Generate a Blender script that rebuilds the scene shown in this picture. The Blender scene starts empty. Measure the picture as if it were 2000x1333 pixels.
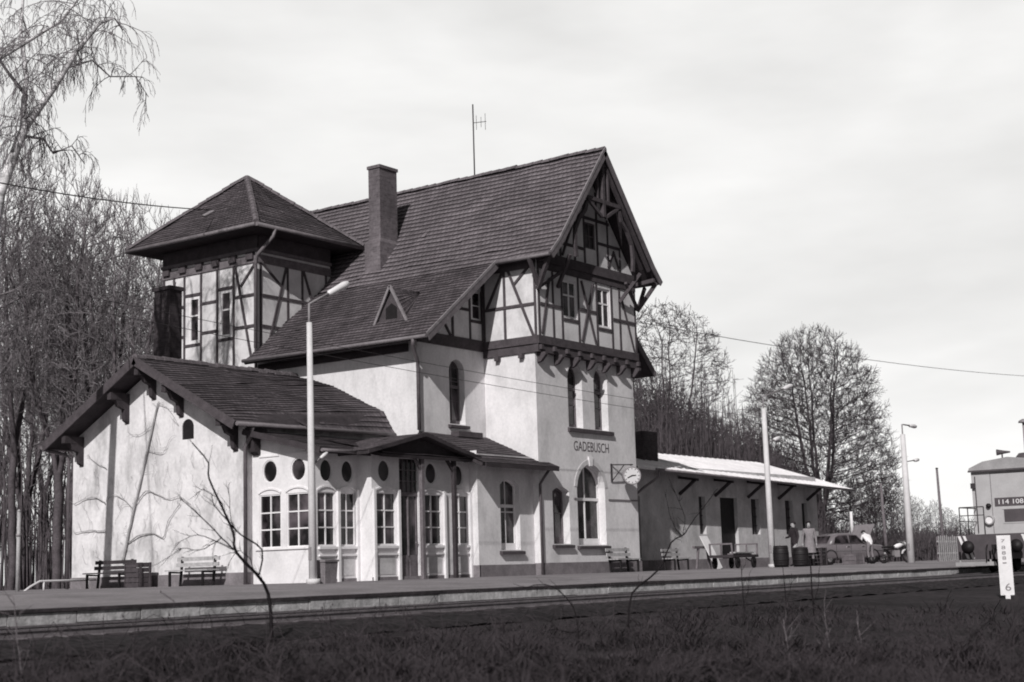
import bpy, bmesh, math, random
from mathutils import Vector as V, Matrix, geometry
C = bpy.context.scene.collection
R = math.radians
PI = math.pi
# ------------------------------------------------------------------ camera model
FPX = 2935.4
CAMP = V((0, 0, 0.2))
yaw, pit, rol = R(54.3), R(8.84) - 8 / 2935.0, R(-1.70)
FW = V((math.cos(pit) * math.sin(yaw), math.cos(pit) * math.cos(yaw), math.sin(pit)))
_r = V((math.cos(yaw), -math.sin(yaw), 0)); _u = _r.cross(FW)
RT = math.cos(rol) * _r + math.sin(rol) * _u
UP = -math.sin(rol) * _r + math.cos(rol) * _u
def ray(x, y): return FW + RT * ((x - 1000) / FPX) - UP * ((y - 666.5) / FPX)
def at(x, y, Y):                      # survey point: sight line through a photo point met with a plane parallel to the track
    d = ray(x, y); return CAMP + d * ((Y - CAMP.y) / d.y)
def atx(x, y, X):
    d = ray(x, y); return CAMP + d * ((X - CAMP.x) / d.x)
# ------------------------------------------------------------------ materials
def tint(v):
    k = .015 + .075 * max(0, 1 - v / .35)          # the print's dark tones lean faintly to purple-brown
    return (v * (1 + k), v * (1 - k), v * (1 + k * .1), 1)
def base_nodes(name, rough, spec):
    m = bpy.data.materials.new(name); m.use_nodes = True
    nt = m.node_tree; b = nt.nodes['Principled BSDF']
    b.inputs['Roughness'].default_value = rough
    b.inputs['Specular IOR Level'].default_value = spec
    return m, nt, b
def N(nt, typ, **kw):
    n = nt.nodes.new(typ)
    for k, v in kw.items():
        if k in n.inputs.keys(): n.inputs[k].default_value = v
        else: setattr(n, k, v)
    return n
def mat(name, v, rough=0.85, spec=0.25, ns=3.0, amt=0.25, fs=30.0, famt=0.15, bump=0.0, bs=40.0, stretch=(1, 1, 1), metal=0.0, stain=None):
    m, nt, b = base_nodes(name, rough, spec)
    b.inputs['Metallic'].default_value = metal
    L = nt.links
    tc = N(nt, 'ShaderNodeTexCoord'); mp = N(nt, 'ShaderNodeMapping'); mp.inputs['Scale'].default_value = stretch
    L.new(tc.outputs['Object'], mp.inputs['Vector'])
    n1 = N(nt, 'ShaderNodeTexNoise', Scale=ns, Detail=5.0, Roughness=0.6); L.new(mp.outputs[0], n1.inputs['Vector'])
    n2 = N(nt, 'ShaderNodeTexNoise', Scale=fs, Detail=3.0, Roughness=0.6); L.new(mp.outputs[0], n2.inputs['Vector'])
    r1 = N(nt, 'ShaderNodeMapRange'); L.new(n1.outputs['Fac'], r1.inputs[0])
    r1.inputs[1].default_value = 0.3; r1.inputs[2].default_value = 0.7; r1.inputs[3].default_value = 1 - amt; r1.inputs[4].default_value = 1 + amt * 0.6
    r2 = N(nt, 'ShaderNodeMapRange'); L.new(n2.outputs['Fac'], r2.inputs[0])
    r2.inputs[1].default_value = 0.3; r2.inputs[2].default_value = 0.7; r2.inputs[3].default_value = 1 - famt; r2.inputs[4].default_value = 1 + famt
    mu = N(nt, 'ShaderNodeMath', operation='MULTIPLY'); L.new(r1.outputs[0], mu.inputs[0]); L.new(r2.outputs[0], mu.inputs[1])
    last = mu
    if stain:                          # streaky damp stains of their own shape
        sc, am, st = stain
        mp2 = N(nt, 'ShaderNodeMapping'); mp2.inputs['Scale'].default_value = st; L.new(tc.outputs['Object'], mp2.inputs['Vector'])
        n3 = N(nt, 'ShaderNodeTexNoise', Scale=sc, Detail=6.0, Roughness=0.65); L.new(mp2.outputs[0], n3.inputs['Vector'])
        r3 = N(nt, 'ShaderNodeMapRange'); L.new(n3.outputs['Fac'], r3.inputs[0])
        r3.inputs[1].default_value = 0.48; r3.inputs[2].default_value = 0.72; r3.inputs[3].default_value = 1; r3.inputs[4].default_value = 1 - am
        m2 = N(nt, 'ShaderNodeMath', operation='MULTIPLY'); L.new(mu.outputs[0], m2.inputs[0]); L.new(r3.outputs[0], m2.inputs[1]); last = m2
    mx = N(nt, 'ShaderNodeVectorMath', operation='SCALE'); mx.inputs[0].default_value = tint(v)[:3]
    L.new(last.outputs[0], mx.inputs['Scale']); L.new(mx.outputs[0], b.inputs['Base Color'])
    if bump:
        n4 = N(nt, 'ShaderNodeTexNoise', Scale=bs, Detail=4.0); L.new(mp.outputs[0], n4.inputs['Vector'])
        bp = N(nt, 'ShaderNodeBump', Strength=bump, Distance=0.03); L.new(n4.outputs['Fac'], bp.inputs['Height']); L.new(bp.outputs[0], b.inputs['Normal'])
    return m
def brick_mat(name, v, var, bw, bh, mortar, msize, rough=0.9, noise=0.3, offset=0.5, bump=0.3, row_ramp=0):
    m, nt, b = base_nodes(name, rough, 0.2)
    L = nt.links; tc = N(nt, 'ShaderNodeTexCoord')
    bt = N(nt, 'ShaderNodeTexBrick'); bt.inputs['Scale'].default_value = 1.0
    bt.inputs['Color1'].default_value = tint(v * (1 - var)); bt.inputs['Color2'].default_value = tint(v * (1 + var)); bt.inputs['Mortar'].default_value = tint(mortar)
    bt.inputs['Mortar Size'].default_value = msize; bt.inputs['Brick Width'].default_value = bw; bt.inputs['Row Height'].default_value = bh; bt.offset = offset
    bt.inputs['Bias'].default_value = 0.0
    L.new(tc.outputs['UV'], bt.inputs['Vector'])
    n1 = N(nt, 'ShaderNodeTexNoise', Scale=0.8, Detail=6.0, Roughness=0.65); L.new(tc.outputs['Object'], n1.inputs['Vector'])
    r1 = N(nt, 'ShaderNodeMapRange'); L.new(n1.outputs['Fac'], r1.inputs[0])
    r1.inputs[1].default_value = 0.3; r1.inputs[2].default_value = 0.7; r1.inputs[3].default_value = 1 - noise; r1.inputs[4].default_value = 1 + noise
    n2 = N(nt, 'ShaderNodeTexNoise', Scale=9.0, Detail=4.0, Roughness=0.6); L.new(tc.outputs['Object'], n2.inputs['Vector'])
    r2 = N(nt, 'ShaderNodeMapRange'); L.new(n2.outputs['Fac'], r2.inputs[0])
    r2.inputs[1].default_value = 0.3; r2.inputs[2].default_value = 0.7; r2.inputs[3].default_value = 0.8; r2.inputs[4].default_value = 1.2
    mu = N(nt, 'ShaderNodeMath', operation='MULTIPLY'); L.new(r1.outputs[0], mu.inputs[0]); L.new(r2.outputs[0], mu.inputs[1])
    if row_ramp:                            # each tile row runs from a lighter lower edge to a darker upper one
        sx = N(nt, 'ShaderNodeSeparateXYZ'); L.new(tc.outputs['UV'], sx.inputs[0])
        dv = N(nt, 'ShaderNodeMath', operation='DIVIDE'); L.new(sx.outputs['Y'], dv.inputs[0]); dv.inputs[1].default_value = row_ramp
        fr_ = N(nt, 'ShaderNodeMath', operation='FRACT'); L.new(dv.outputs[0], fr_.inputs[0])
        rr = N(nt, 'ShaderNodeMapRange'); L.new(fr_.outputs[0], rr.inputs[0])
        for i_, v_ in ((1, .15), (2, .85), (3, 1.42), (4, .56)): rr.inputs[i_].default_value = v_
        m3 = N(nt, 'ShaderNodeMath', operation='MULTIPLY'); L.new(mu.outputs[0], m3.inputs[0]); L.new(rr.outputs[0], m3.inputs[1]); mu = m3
    mx = N(nt, 'ShaderNodeVectorMath', operation='SCALE'); L.new(bt.outputs['Color'], mx.inputs[0]); L.new(mu.outputs[0], mx.inputs['Scale'])
    L.new(mx.outputs[0], b.inputs['Base Color'])
    if bump:
        bp = N(nt, 'ShaderNodeBump', Strength=bump, Distance=0.02); L.new(mu.outputs[0], bp.inputs['Height']); L.new(bp.outputs[0], b.inputs['Normal'])
    return m
M = {}
M['plaster'] = mat('plaster', 0.72, 0.92, 0.15, 0.8, 0.13, 11, 0.07, 0.25, 45, stain=(1.4, 0.24, (1, 1, 0.4)))
M['old_plaster'] = mat('old_plaster', 0.72, 0.92, 0.15, 1.3, 0.16, 9, 0.08, 0.2, 50, stain=(1.3, 0.45, (1, 1, 0.5)))
M['infill'] = mat('infill', 0.68, 0.92, 0.15, 1.4, 0.14, 14, 0.06, 0.15, 60, stain=(1.1, 0.28, (1, 1, 0.6)))
M['plinth'] = mat('plinth', 0.20, 0.9, 0.2, 2.5, 0.3, 25, 0.2, 0.4, 30)
M['timber'] = mat('timber', 0.075, 0.85, 0.2, 4, 0.3, 30, 0.25, 0.2, 40)
M['dark_wood'] = mat('dark_wood', 0.048, 0.85, 0.2, 3, 0.3, 25, 0.25)
M['climber'] = mat('climber_stem', 0.36, 0.9, 0.15, 4, 0.3, 30, 0.2)
M['grey_wood'] = mat('grey_wood', 0.15, 0.85, 0.2, 3, 0.3, 25, 0.25)
M['light_wood'] = mat('light_wood', 0.40, 0.8, 0.2, 3, 0.25, 25, 0.2)
M['white_paint'] = mat('white_paint', 0.76, 0.6, 0.3, 3, 0.10, 20, 0.06)
M['veranda_wall'] = mat('veranda_wall', 0.74, 0.8, 0.2, 1.5, 0.10, 16, 0.06, stain=(1.2, 0.2, (1, 1, 0.5)))
M['tile'] = brick_mat('roof_tile', 0.118, 0.14, 0.19, 0.25, 0.04, 0.012, noise=0.28, row_ramp=0.25)
M['old_tile'] = brick_mat('old_roof_tile', 0.078, 0.22, 0.17, 0.19, 0.03, 0.012, noise=0.38, row_ramp=0.19)
M['ridge'] = mat('ridge_tile', 0.13, 0.9, 0.2, 3, 0.35, 14, 0.3)
M['brick'] = brick_mat('chimney_brick', 0.115, 0.2, 0.25, 0.077, 0.13, 0.01, noise=0.3, bump=0.2)
M['dark_brick'] = brick_mat('sooty_brick', 0.05, 0.2, 0.25, 0.077, 0.06, 0.01, noise=0.3, bump=0.2)
M['verge'] = mat('verge_board', 0.22, 0.8, 0.2, 5, 0.3, 30, 0.2)
M['gutter'] = mat('zinc_gutter', 0.16, 0.6, 0.4, 4, 0.25, 20, 0.15)
M['pipe'] = mat('downpipe', 0.11, 0.6, 0.4, 4, 0.3, 20, 0.15)
M['sill'] = mat('sill_stone', 0.07, 0.85, 0.2, 5, 0.3, 30, 0.2)
M['brickarch'] = mat('arch_trim', 0.55, 0.9, 0.2, 5, 0.15, 30, 0.1)
M['lettering'] = mat('lettering', 0.10, 0.8, 0.2, 8, 0.35, 40, 0.25)
M['concrete'] = mat('pole_concrete', 0.62, 0.8, 0.25, 2, 0.14, 30, 0.1)
M['steel'] = mat('painted_steel', 0.25, 0.6, 0.4, 5, 0.2, 30, 0.1)
M['dark_steel'] = mat('dark_steel', 0.035, 0.6, 0.4, 5, 0.25, 30, 0.15)
M['lamp_white'] = mat('lamp_housing', 0.75, 0.4, 0.5, 5, 0.08, 30, 0.05)
M['platform'] = mat('platform_asphalt', 0.235, 0.95, 0.15, 0.7, 0.22, 12, 0.18, 0.3, 30, stain=(0.5, 0.35, (0.35, 1, 1)))
M['kerb'] = mat('platform_kerb', 0.52, 0.9, 0.2, 1.2, 0.4, 9, 0.3, 0.4, 20)
M['kerb_top'] = mat('platform_coping', 0.055, 0.9, 0.2, 1.2, 0.4, 9, 0.3, 0.4, 20)
M['ballast'] = mat('ballast', 0.022, 0.95, 0.15, 1.0, 0.45, 9, 0.85, 1.0, 9)
M['rail'] = mat('rail_steel', 0.17, 0.45, 0.5, 6, 0.3, 30, 0.2)
M['sleeper'] = mat('sleeper', 0.045, 0.9, 0.2, 6, 0.3, 30, 0.2)
M['soil'] = mat('soil', 0.030, 0.95, 0.1, 0.4, 0.5, 5, 0.5, 1.0, 8)
M['clock_face'] = mat('clock_face', 0.58, 0.5, 0.4, 4, 0.05, 20, 0.03)
M['shed_wall'] = mat('shed_plaster', 0.56, 0.92, 0.15, 1.2, 0.2, 12, 0.1, 0.2, 40, stain=(1.0, 0.3, (1, 1, 0.5)))
M['sheet'] = mat('sheet_metal_roof', 0.74, 0.55, 0.35, 1.2, 0.10, 9, 0.06, stain=(0.6, 0.15, (1, 0.4, 1)))
M['loco_light'] = mat('loco_light_paint', 0.42, 0.5, 0.4, 2, 0.10, 25, 0.06)
M['loco_dark'] = mat('loco_dark_paint', 0.075, 0.55, 0.4, 2, 0.25, 25, 0.12)
M['loco_roof'] = mat('loco_roof_paint', 0.34, 0.6, 0.3, 2, 0.2, 25, 0.1)
M['black'] = mat('black_iron', 0.013, 0.6, 0.3, 5, 0.3, 25, 0.2)
M['car_paint'] = mat('car_paint', 0.15, 0.35, 0.5, 2, 0.08, 30, 0.04)
M['rubber'] = mat('rubber', 0.02, 0.8, 0.2, 6, 0.2, 30, 0.1)
M['chrome'] = mat('chrome', 0.6, 0.25, 0.5, 6, 0.1, 30, 0.05, metal=0.8)
M['skin'] = mat('skin', 0.38, 0.6, 0.3, 6, 0.1, 30, 0.05)
M['cloth_dark'] = mat('dark_cloth', 0.035, 0.9, 0.1, 6, 0.25, 30, 0.15)
M['cloth_mid'] = mat('grey_cloth', 0.20, 0.9, 0.1, 6, 0.25, 30, 0.15)
M['cloth_light'] = mat('pale_coat_cloth', 0.22, 0.9, 0.1, 6, 0.2, 30, 0.1)
M['cloth_white'] = mat('white_shirt_cloth', 0.78, 0.9, 0.1, 6, 0.1, 30, 0.05)
M['hair'] = mat('hair', 0.03, 0.7, 0.3, 8, 0.2, 40, 0.1)
M['sign_white'] = mat('sign_white', 0.74, 0.6, 0.3, 4, 0.08, 20, 0.05)
M['sign_ink'] = mat('sign_ink', 0.25, 0.7, 0.2, 6, 0.3, 30, 0.2)
M['bark'] = mat('bark', 0.095, 0.95, 0.1, 3, 0.35, 20, 0.3)
M['twig'] = mat('twig', 0.13, 0.95, 0.1, 3, 0.3, 20, 0.2)
M['bark_pale'] = mat('pale_bark', 0.14, 0.95, 0.1, 3, 0.35, 20, 0.3)
M['deep_twig'] = mat('deep_twig', 0.07, 0.95, 0.1, 3, 0.3, 20, 0.2)
M['pale_twig'] = mat('pale_twig', 0.21, 0.95, 0.1, 3, 0.3, 20, 0.2)
M['dark_twig'] = mat('dark_twig', 0.016, 0.95, 0.1, 3, 0.3, 20, 0.2)
M['scrub_twig'] = mat('scrub_twig', 0.055, 0.95, 0.1, 3, 0.3, 20, 0.2)
M['birch'] = mat('birch_bark', 0.66, 0.9, 0.15, 2.5, 0.55, 9, 0.35, stretch=(1, 1, 2.2), stain=(3.2, 0.75, (0.6, 0.6, 2.0)))
M['stalk'] = mat('dry_stalk', 0.16, 0.95, 0.1, 4, 0.3, 30, 0.2)
M['grass'] = mat('dead_grass', 0.043, 0.95, 0.1, 0.22, 0.6, 2.5, 0.35)
def glass_mat(name, v, rough):
    m, nt, b = base_nodes(name, rough, 0.5)
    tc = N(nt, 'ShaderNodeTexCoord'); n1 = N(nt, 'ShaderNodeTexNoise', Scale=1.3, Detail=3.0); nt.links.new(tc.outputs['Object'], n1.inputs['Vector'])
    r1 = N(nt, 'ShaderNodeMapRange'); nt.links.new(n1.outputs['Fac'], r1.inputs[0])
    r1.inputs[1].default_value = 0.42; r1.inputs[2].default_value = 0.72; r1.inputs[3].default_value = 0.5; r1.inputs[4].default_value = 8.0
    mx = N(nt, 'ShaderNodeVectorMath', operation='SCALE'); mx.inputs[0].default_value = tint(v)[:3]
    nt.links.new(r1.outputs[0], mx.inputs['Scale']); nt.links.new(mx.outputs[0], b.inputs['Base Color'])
    return m
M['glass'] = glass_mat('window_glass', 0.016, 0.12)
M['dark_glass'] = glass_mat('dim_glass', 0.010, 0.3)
# ------------------------------------------------------------------ mesh builder
class MB:
    def __init__(s): s.v = []; s.f = []; s.mi = []; s.uv = []; s.sm = []
    def face(s, pts, mi=0, uv=None, smooth=False):
        i = len(s.v); s.v += [tuple(p) for p in pts]; s.f.append(tuple(range(i, i + len(pts)))); s.mi.append(mi)
        s.uv.append(uv); s.sm.append(smooth)
    def hexa(s, b, t, mi=0, uvm=None):          # b, t: 4 bottom, 4 top corners
        qs = [(b[3], b[2], b[1], b[0]), (t[0], t[1], t[2], t[3])] + [(b[i], b[(i + 1) % 4], t[(i + 1) % 4], t[i]) for i in range(4)]
        for q in qs:
            uv = None
            if uvm:
                w = (V(q[1]) - V(q[0])).length; h = (V(q[3]) - V(q[0])).length; uv = [(0, 0), (w, 0), (w, h), (0, h)]
            s.face(q, mi, uv)
    def box(s, x0, x1, y0, y1, z0, z1, mi=0, uvm=None):
        s.hexa([(x0, y0, z0), (x1, y0, z0), (x1, y1, z0), (x0, y1, z0)], [(x0, y0, z1), (x1, y0, z1), (x1, y1, z1), (x0, y1, z1)], mi, uvm)
    def pbox(s, P, a0, a1, b0, b1, d0, d1, mi=0):
        s.hexa([P(a0, b0, d0), P(a1, b0, d0), P(a1, b0, d1), P(a0, b0, d1)], [P(a0, b1, d0), P(a1, b1, d0), P(a1, b1, d1), P(a0, b1, d1)], mi)
    def beam(s, P, p, q, w, d0, d1, mi=0):       # in-plane bar from p to q
        p = V(p); q = V(q); t = (q - p).normalized(); n = V((-t.y, t.x)) * (w / 2)
        c = [p - n, q - n, q + n, p + n]
        s.hexa([P(k.x, k.y, d0) for k in c], [P(k.x, k.y, d1) for k in c], mi)
    def bar(s, p, q, w, h=None, mi=0, up=(0, 0, 1)):   # rectangular bar between 3-D points
        h = h or w; p = V(p); q = V(q); t = (q - p).normalized(); a = t.cross(V(up))
        if a.length < 1e-3: a = t.cross(V((1, 0, 0)))
        a.normalize(); b = a.cross(t).normalized(); a = a * (w / 2); b = b * (h / 2)
        s.hexa([p - a - b, p + a - b, p + a + b, p - a + b], [q - a - b, q + a - b, q + a + b, q - a + b], mi)
    def tube(s, pts, rad, n=8, mi=0, cap=True, smooth=True):
        pts = [V(p) for p in pts]
        if not isinstance(rad, (list, tuple)): rad = [rad] * len(pts)
        base = len(s.v); prev = None
        for i, p in enumerate(pts):
            t = (pts[min(i + 1, len(pts) - 1)] - pts[max(i - 1, 0)])
            if t.length < 1e-9: t = V((0, 0, 1))
            t.normalize()
            if prev is None:
                a = t.cross(V((0, 0, 1)))
                if a.length < 1e-2: a = t.cross(V((1, 0, 0)))
            else:
                a = prev - t * prev.dot(t)
                if a.length < 1e-4: a = t.cross(V((0.3, 1, 0.2)))
            a.normalize(); prev = a; b = t.cross(a)
            for k in range(n):
                an = 2 * PI * k / n; s.v.append(tuple(p + (a * math.cos(an) + b * math.sin(an)) * rad[i]))
        for i in range(len(pts) - 1):
            for k in range(n):
                k2 = (k + 1) % n
                s.f.append((base + i * n + k, base + i * n + k2, base + (i + 1) * n + k2, base + (i + 1) * n + k)); s.mi.append(mi); s.uv.append(None); s.sm.append(smooth)
        if cap and n > 3:
            s.f.append(tuple(base + k for k in reversed(range(n)))); s.mi.append(mi); s.uv.append(None); s.sm.append(False)
            e = base + (len(pts) - 1) * n
            s.f.append(tuple(e + k for k in range(n))); s.mi.append(mi); s.uv.append(None); s.sm.append(False)
    def extr(s, P, pts, d0, d1, mi=0):            # polygon extruded along the plane normal
        b = [P(a, c, d0) for a, c in pts]; t = [P(a, c, d1) for a, c in pts]
        s.face(list(reversed(b)), mi); s.face(t, mi)
        for i in range(len(pts)):
            j = (i + 1) % len(pts); s.face([b[i], b[j], t[j], t[i]], mi)
    def wall(s, P, outer, holes=(), reveal=0.2, mi=0, rmi=None):
        loops = [[V((a, b, 0)) for a, b in outer]] + [[V((a, b, 0)) for a, b in h] for h in holes]
        tri = geometry.tessellate_polygon(loops); flat = [p for l in loops for p in l]
        base = len(s.v); s.v += [tuple(P(p.x, p.y, 0)) for p in flat]
        for t in tri:
            s.f.append(tuple(base + k for k in t)); s.mi.append(mi); s.uv.append(None); s.sm.append(False)
        for h in holes:
            for i in range(len(h)):
                p, q = h[i], h[(i + 1) % len(h)]
                s.face([P(p[0], p[1], 0), P(q[0], q[1], 0), P(q[0], q[1], -reveal), P(p[0], p[1], -reveal)], mi if rmi is None else rmi)
    def pieces(s):
        nf = len(s.f)
        if nf < 2 or nf > 420: return [list(range(nf))]
        par = list(range(nf)); own = {}
        def fd(a):
            while par[a] != a: par[a] = par[par[a]]; a = par[a]
            return a
        for i, f in enumerate(s.f):
            for v in f:
                k = (round(s.v[v][0], 4), round(s.v[v][1], 4), round(s.v[v][2], 4))
                if k in own: par[fd(i)] = fd(own[k])
                else: own[k] = i
        isl = {}
        for i in range(nf): isl.setdefault(fd(i), []).append(i)
        ks = list(isl); bx = []
        for k in ks:
            P = [s.v[v] for i in isl[k] for v in s.f[i]]; bx.append(([min(p[j] for p in P) for j in range(3)], [max(p[j] for p in P) for j in range(3)]))
        up = list(range(len(ks)))
        def fu(a):
            while up[a] != a: a = up[a]
            return a
        sz = [max(h[j] - l[j] for j in range(3)) for l, h in bx]
        for a in range(len(ks)):
            for b in range(a):
                g = math.sqrt(sum(max(0, bx[a][0][j] - bx[b][1][j], bx[b][0][j] - bx[a][1][j]) ** 2 for j in range(3)))
                if g <= max(.019, .48 * max(sz[a], sz[b])): up[fu(a)] = fu(b)
        out = {}
        for a in range(len(ks)): out.setdefault(fu(a), []).extend(isl[ks[a]])
        return list(out.values())
    def build(s, name, mats, parent=None, local=False, whole=False):
        if parent is not None and not whole:
            pc = s.pieces()
            if len(pc) > 1:
                first = None
                for fs in pc:
                    m = MB(); mp = {}
                    for i in fs:
                        f = []
                        for v in s.f[i]:
                            if v not in mp: mp[v] = len(m.v); m.v.append(s.v[v])
                            f.append(mp[v])
                        m.f.append(tuple(f)); m.mi.append(s.mi[i]); m.uv.append(s.uv[i]); m.sm.append(s.sm[i])
                    o = m.build(name, mats, parent, local, True); first = first or o
                return first
        me = bpy.data.meshes.new(name)
        off = V((0, 0, 0))
        if parent is not None and not local:
            p = parent
            while p is not None: off += p.location; p = p.parent
        if off.length > 0: vs = [(a - off.x, b - off.y, c - off.z) for a, b, c in s.v]
        else: vs = s.v
        me.from_pydata(vs, [], s.f)
        if not isinstance(mats, (list, tuple)): mats = [mats]
        for m in mats: me.materials.append(M[m] if isinstance(m, str) else m)
        me.polygons.foreach_set('material_index', s.mi)
        me.polygons.foreach_set('use_smooth', s.sm)
        if any(u is not None for u in s.uv):
            ul = me.uv_layers.new(name='UVMap'); k = 0; buf = []
            for f, u in zip(s.f, s.uv):
                if u is None: buf += [0.0, 0.0] * len(f)
                else:
                    for a in u: buf += [a[0], a[1]]
            ul.data.foreach_set('uv', buf)
        me.update()
        o = bpy.data.objects.new(name, me); C.objects.link(o)
        if parent is not None: o.parent = parent
        return o
def F(Y): return lambda a, b, d: V((a, Y - d, b))       # plane facing the track
def Bk(Y): return lambda a, b, d: V((a, Y + d, b))
def Lf(X): return lambda a, b, d: V((X - d, a, b))      # plane facing left, coordinates (Y, z)
def Rg(X): return lambda a, b, d: V((X + d, a, b))
def tag(o, label, cat, group=None, kind=None):
    if label: o['label'] = label
    if cat: o['category'] = cat
    if group: o['group'] = group
    if kind: o['kind'] = kind
    return o
def thing(name, label, cat, loc=(0, 0, 0), group=None, rz=0.0):
    o = bpy.data.objects.new(name, None); C.objects.link(o); o.location = loc; o.rotation_euler = (0, 0, rz); o.empty_display_size = 0.3
    return tag(o, label, cat, group)
def copy_tree(o, parent=None):
    c = o.copy(); C.objects.link(c)
    if parent: c.parent = parent
    for ch in list(o.children): copy_tree(ch, c)
    return c
def arch(a0, a1, b0, b1, rise, n=8):                     # opening with a segmental or round head; b1 is the crown
    cx = (a0 + a1) / 2; w = (a1 - a0) / 2; r = (w * w + rise * rise) / (2 * rise); cy = b1 - r; th = math.asin(min(1, w / r))
    if rise > w: th = PI - th
    pts = [(a0, b0), (a1, b0)]
    for i in range(n + 1):
        t = th - 2 * th * i / n; pts.append((cx + r * math.sin(t), cy + r * math.cos(t)))
    return pts
def rect(a0, a1, b0, b1): return [(a0, b0), (a1, b0), (a1, b1), (a0, b1)]
def oval(ca, cb, ra, rb, n=20): return [(ca + ra * math.cos(2 * PI * i / n), cb + rb * math.sin(2 * PI * i / n)) for i in range(n)]
def inset(pts, w):
    cx = sum(p[0] for p in pts) / len(pts); cy = sum(p[1] for p in pts) / len(pts); o = []
    hx = max(p[0] for p in pts) - cx; hy = max(p[1] for p in pts) - cy
    for a, b in pts: o.append((cx + (a - cx) * (1 - w / hx), cy + (b - cy) * (1 - w / hy)))
    return o
def window(P, shape, parent, cols=2, rows=3, depth=0.2, fr=0.06, bar=0.035, frame='white_paint', glass='glass', sill=None, label=None, name='window', transom=None, hrows=None):
    m = MB(); inn = inset(shape, fr); n = len(shape)
    for i in range(n):
        j = (i + 1) % n
        m.hexa([P(*shape[i], -depth), P(*shape[j], -depth), P(*inn[j], -depth), P(*inn[i], -depth)],
               [P(*shape[i], -depth + .06), P(*shape[j], -depth + .06), P(*inn[j], -depth + .06), P(*inn[i], -depth + .06)])
    a0 = min(p[0] for p in inn); a1 = max(p[0] for p in inn); b0 = min(p[1] for p in inn); b1 = max(p[1] for p in inn)
    def vspan(a):
        ys = []
        for i in range(n):
            p, q = inn[i], inn[(i + 1) % n]
            if (p[0] - a) * (q[0] - a) <= 0 and abs(p[0] - q[0]) > 1e-6: ys.append(p[1] + (q[1] - p[1]) * (a - p[0]) / (q[0] - p[0]))
        return (min(ys), max(ys)) if ys else (b0, b1)
    for c in range(1, cols):
        a = a0 + (a1 - a0) * c / cols; lo, hi = vspan(a); m.pbox(P, a - bar / 2, a + bar / 2, lo, hi, -depth + .004, -depth + .052)
    for r in (hrows if hrows is not None else [k / rows for k in range(1, rows)]):
        b = b0 + (b1 - b0) * r; m.pbox(P, a0, a1, b - bar / 2, b + bar / 2, -depth + .002, -depth + .048)
    if transom is not None:
        m.pbox(P, a0, a1, transom - 0.05, transom + 0.05, -depth + .003, -depth + .075)
    w = m.build(name, frame, parent)
    if label: w['label'] = label
    g = MB(); g.face([P(a, b, -depth + .02) for a, b in shape]); g.build('pane', glass, w)
    if sill:
        a0 = min(p[0] for p in shape); a1 = max(p[0] for p in shape); b0 = min(p[1] for p in shape)
        k = MB(); k.hexa([P(a0 - .1, b0 - .14, -depth + .1), P(a1 + .1, b0 - .14, -depth + .1), P(a1 + .1, b0 - .14, sill), P(a0 - .1, b0 - .14, sill)],
                        [P(a0 - .1, b0 + .005, -depth + .1), P(a1 + .1, b0 + .005, -depth + .1), P(a1 + .1, b0 - .05, sill), P(a0 - .1, b0 - .05, sill)])
        k.build('sill', 'sill', w)
    return w
def courses(m, bot0, bot1, top0, top1, rng, c=0.17, step=0.028, sag=0.014, mi=0, under=None, uvo=0.0):
    """tiled slope: overlapping rows from the eave (bot0-bot1) up to the ridge (top0-top1), slightly uneven"""
    bot0, bot1, top0, top1 = map(V, (bot0, bot1, top0, top1))
    up = ((top0 + top1) - (bot0 + bot1)) / 2; al = (bot1 - bot0)
    if al.length < 1e-6: al = top1 - top0
    nr = al.cross(up).normalized()
    if nr.z < 0: nr = -nr
    L = max((top0 - bot0).length, (top1 - bot1).length); n = max(1, round(L / c))
    segs = max(1, int(max((bot1 - bot0).length, (top1 - top0).length) / 0.7))
    wob = {}
    def W(i, k):
        if (i, k) not in wob: wob[(i, k)] = rng.uniform(-1, 1) * sag
        return wob[(i, k)]
    def pt(i, k, lift):
        t = i / n; a = bot0.lerp(top0, t); b = bot1.lerp(top1, t); return a.lerp(b, k / segs) + nr * (lift + W(i // 4, k) * 0.7 + W(i, -1 - k) * 0.35)
    for i in range(n):
        j1 = rng.uniform(-.004, .004)
        for k in range(segs):
            p0 = pt(i, k, step + j1); p1 = pt(i, k + 1, step + j1); q1 = pt(i + 1, k + 1, 0.004); q0 = pt(i + 1, k, 0.004)
            u0 = (p0 - bot0).dot(al.normalized()); u1 = (p1 - bot0).dot(al.normalized()); v = uvo + i * c
            m.face([p0, p1, q1, q0], mi, [(u0, v), (u1, v), (u1, v + c * .98), (u0, v + c * .98)])
            b0 = pt(i, k, 0.0); b1 = pt(i, k + 1, 0.0)
            if rng.random() < .02 and i > 0:      # a slipped or odd tile
                f = rng.random() * .75; w_ = .19 / max(.2, (p1 - p0).length); dn = (p0 - q0) * rng.uniform(.05, .4); e = nr * .014; uo = rng.uniform(0, 40)
                a0 = p0.lerp(p1, f) + dn + e; a1 = p0.lerp(p1, min(1, f + w_)) + dn + e; c0 = q0.lerp(q1, f) + dn * .3 + e; c1 = q0.lerp(q1, min(1, f + w_)) + dn * .3 + e
                m.face([a0, a1, c1, c0], mi, [(uo, v), (uo + .17, v), (uo + .17, v + c * .5), (uo, v + c * .5)])
            m.face([b0, b1, p1, p0], mi, [(u0, v), (u1, v), (u1, v + .02), (u0, v + .02)])
    if under is not None:
        th = 0.12; d = -nr * th; o = -nr * 0.025
        q = [bot0, bot1, top1, top0]
        m.hexa([a + d for a in q], [a + o for a in q], under)
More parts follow.
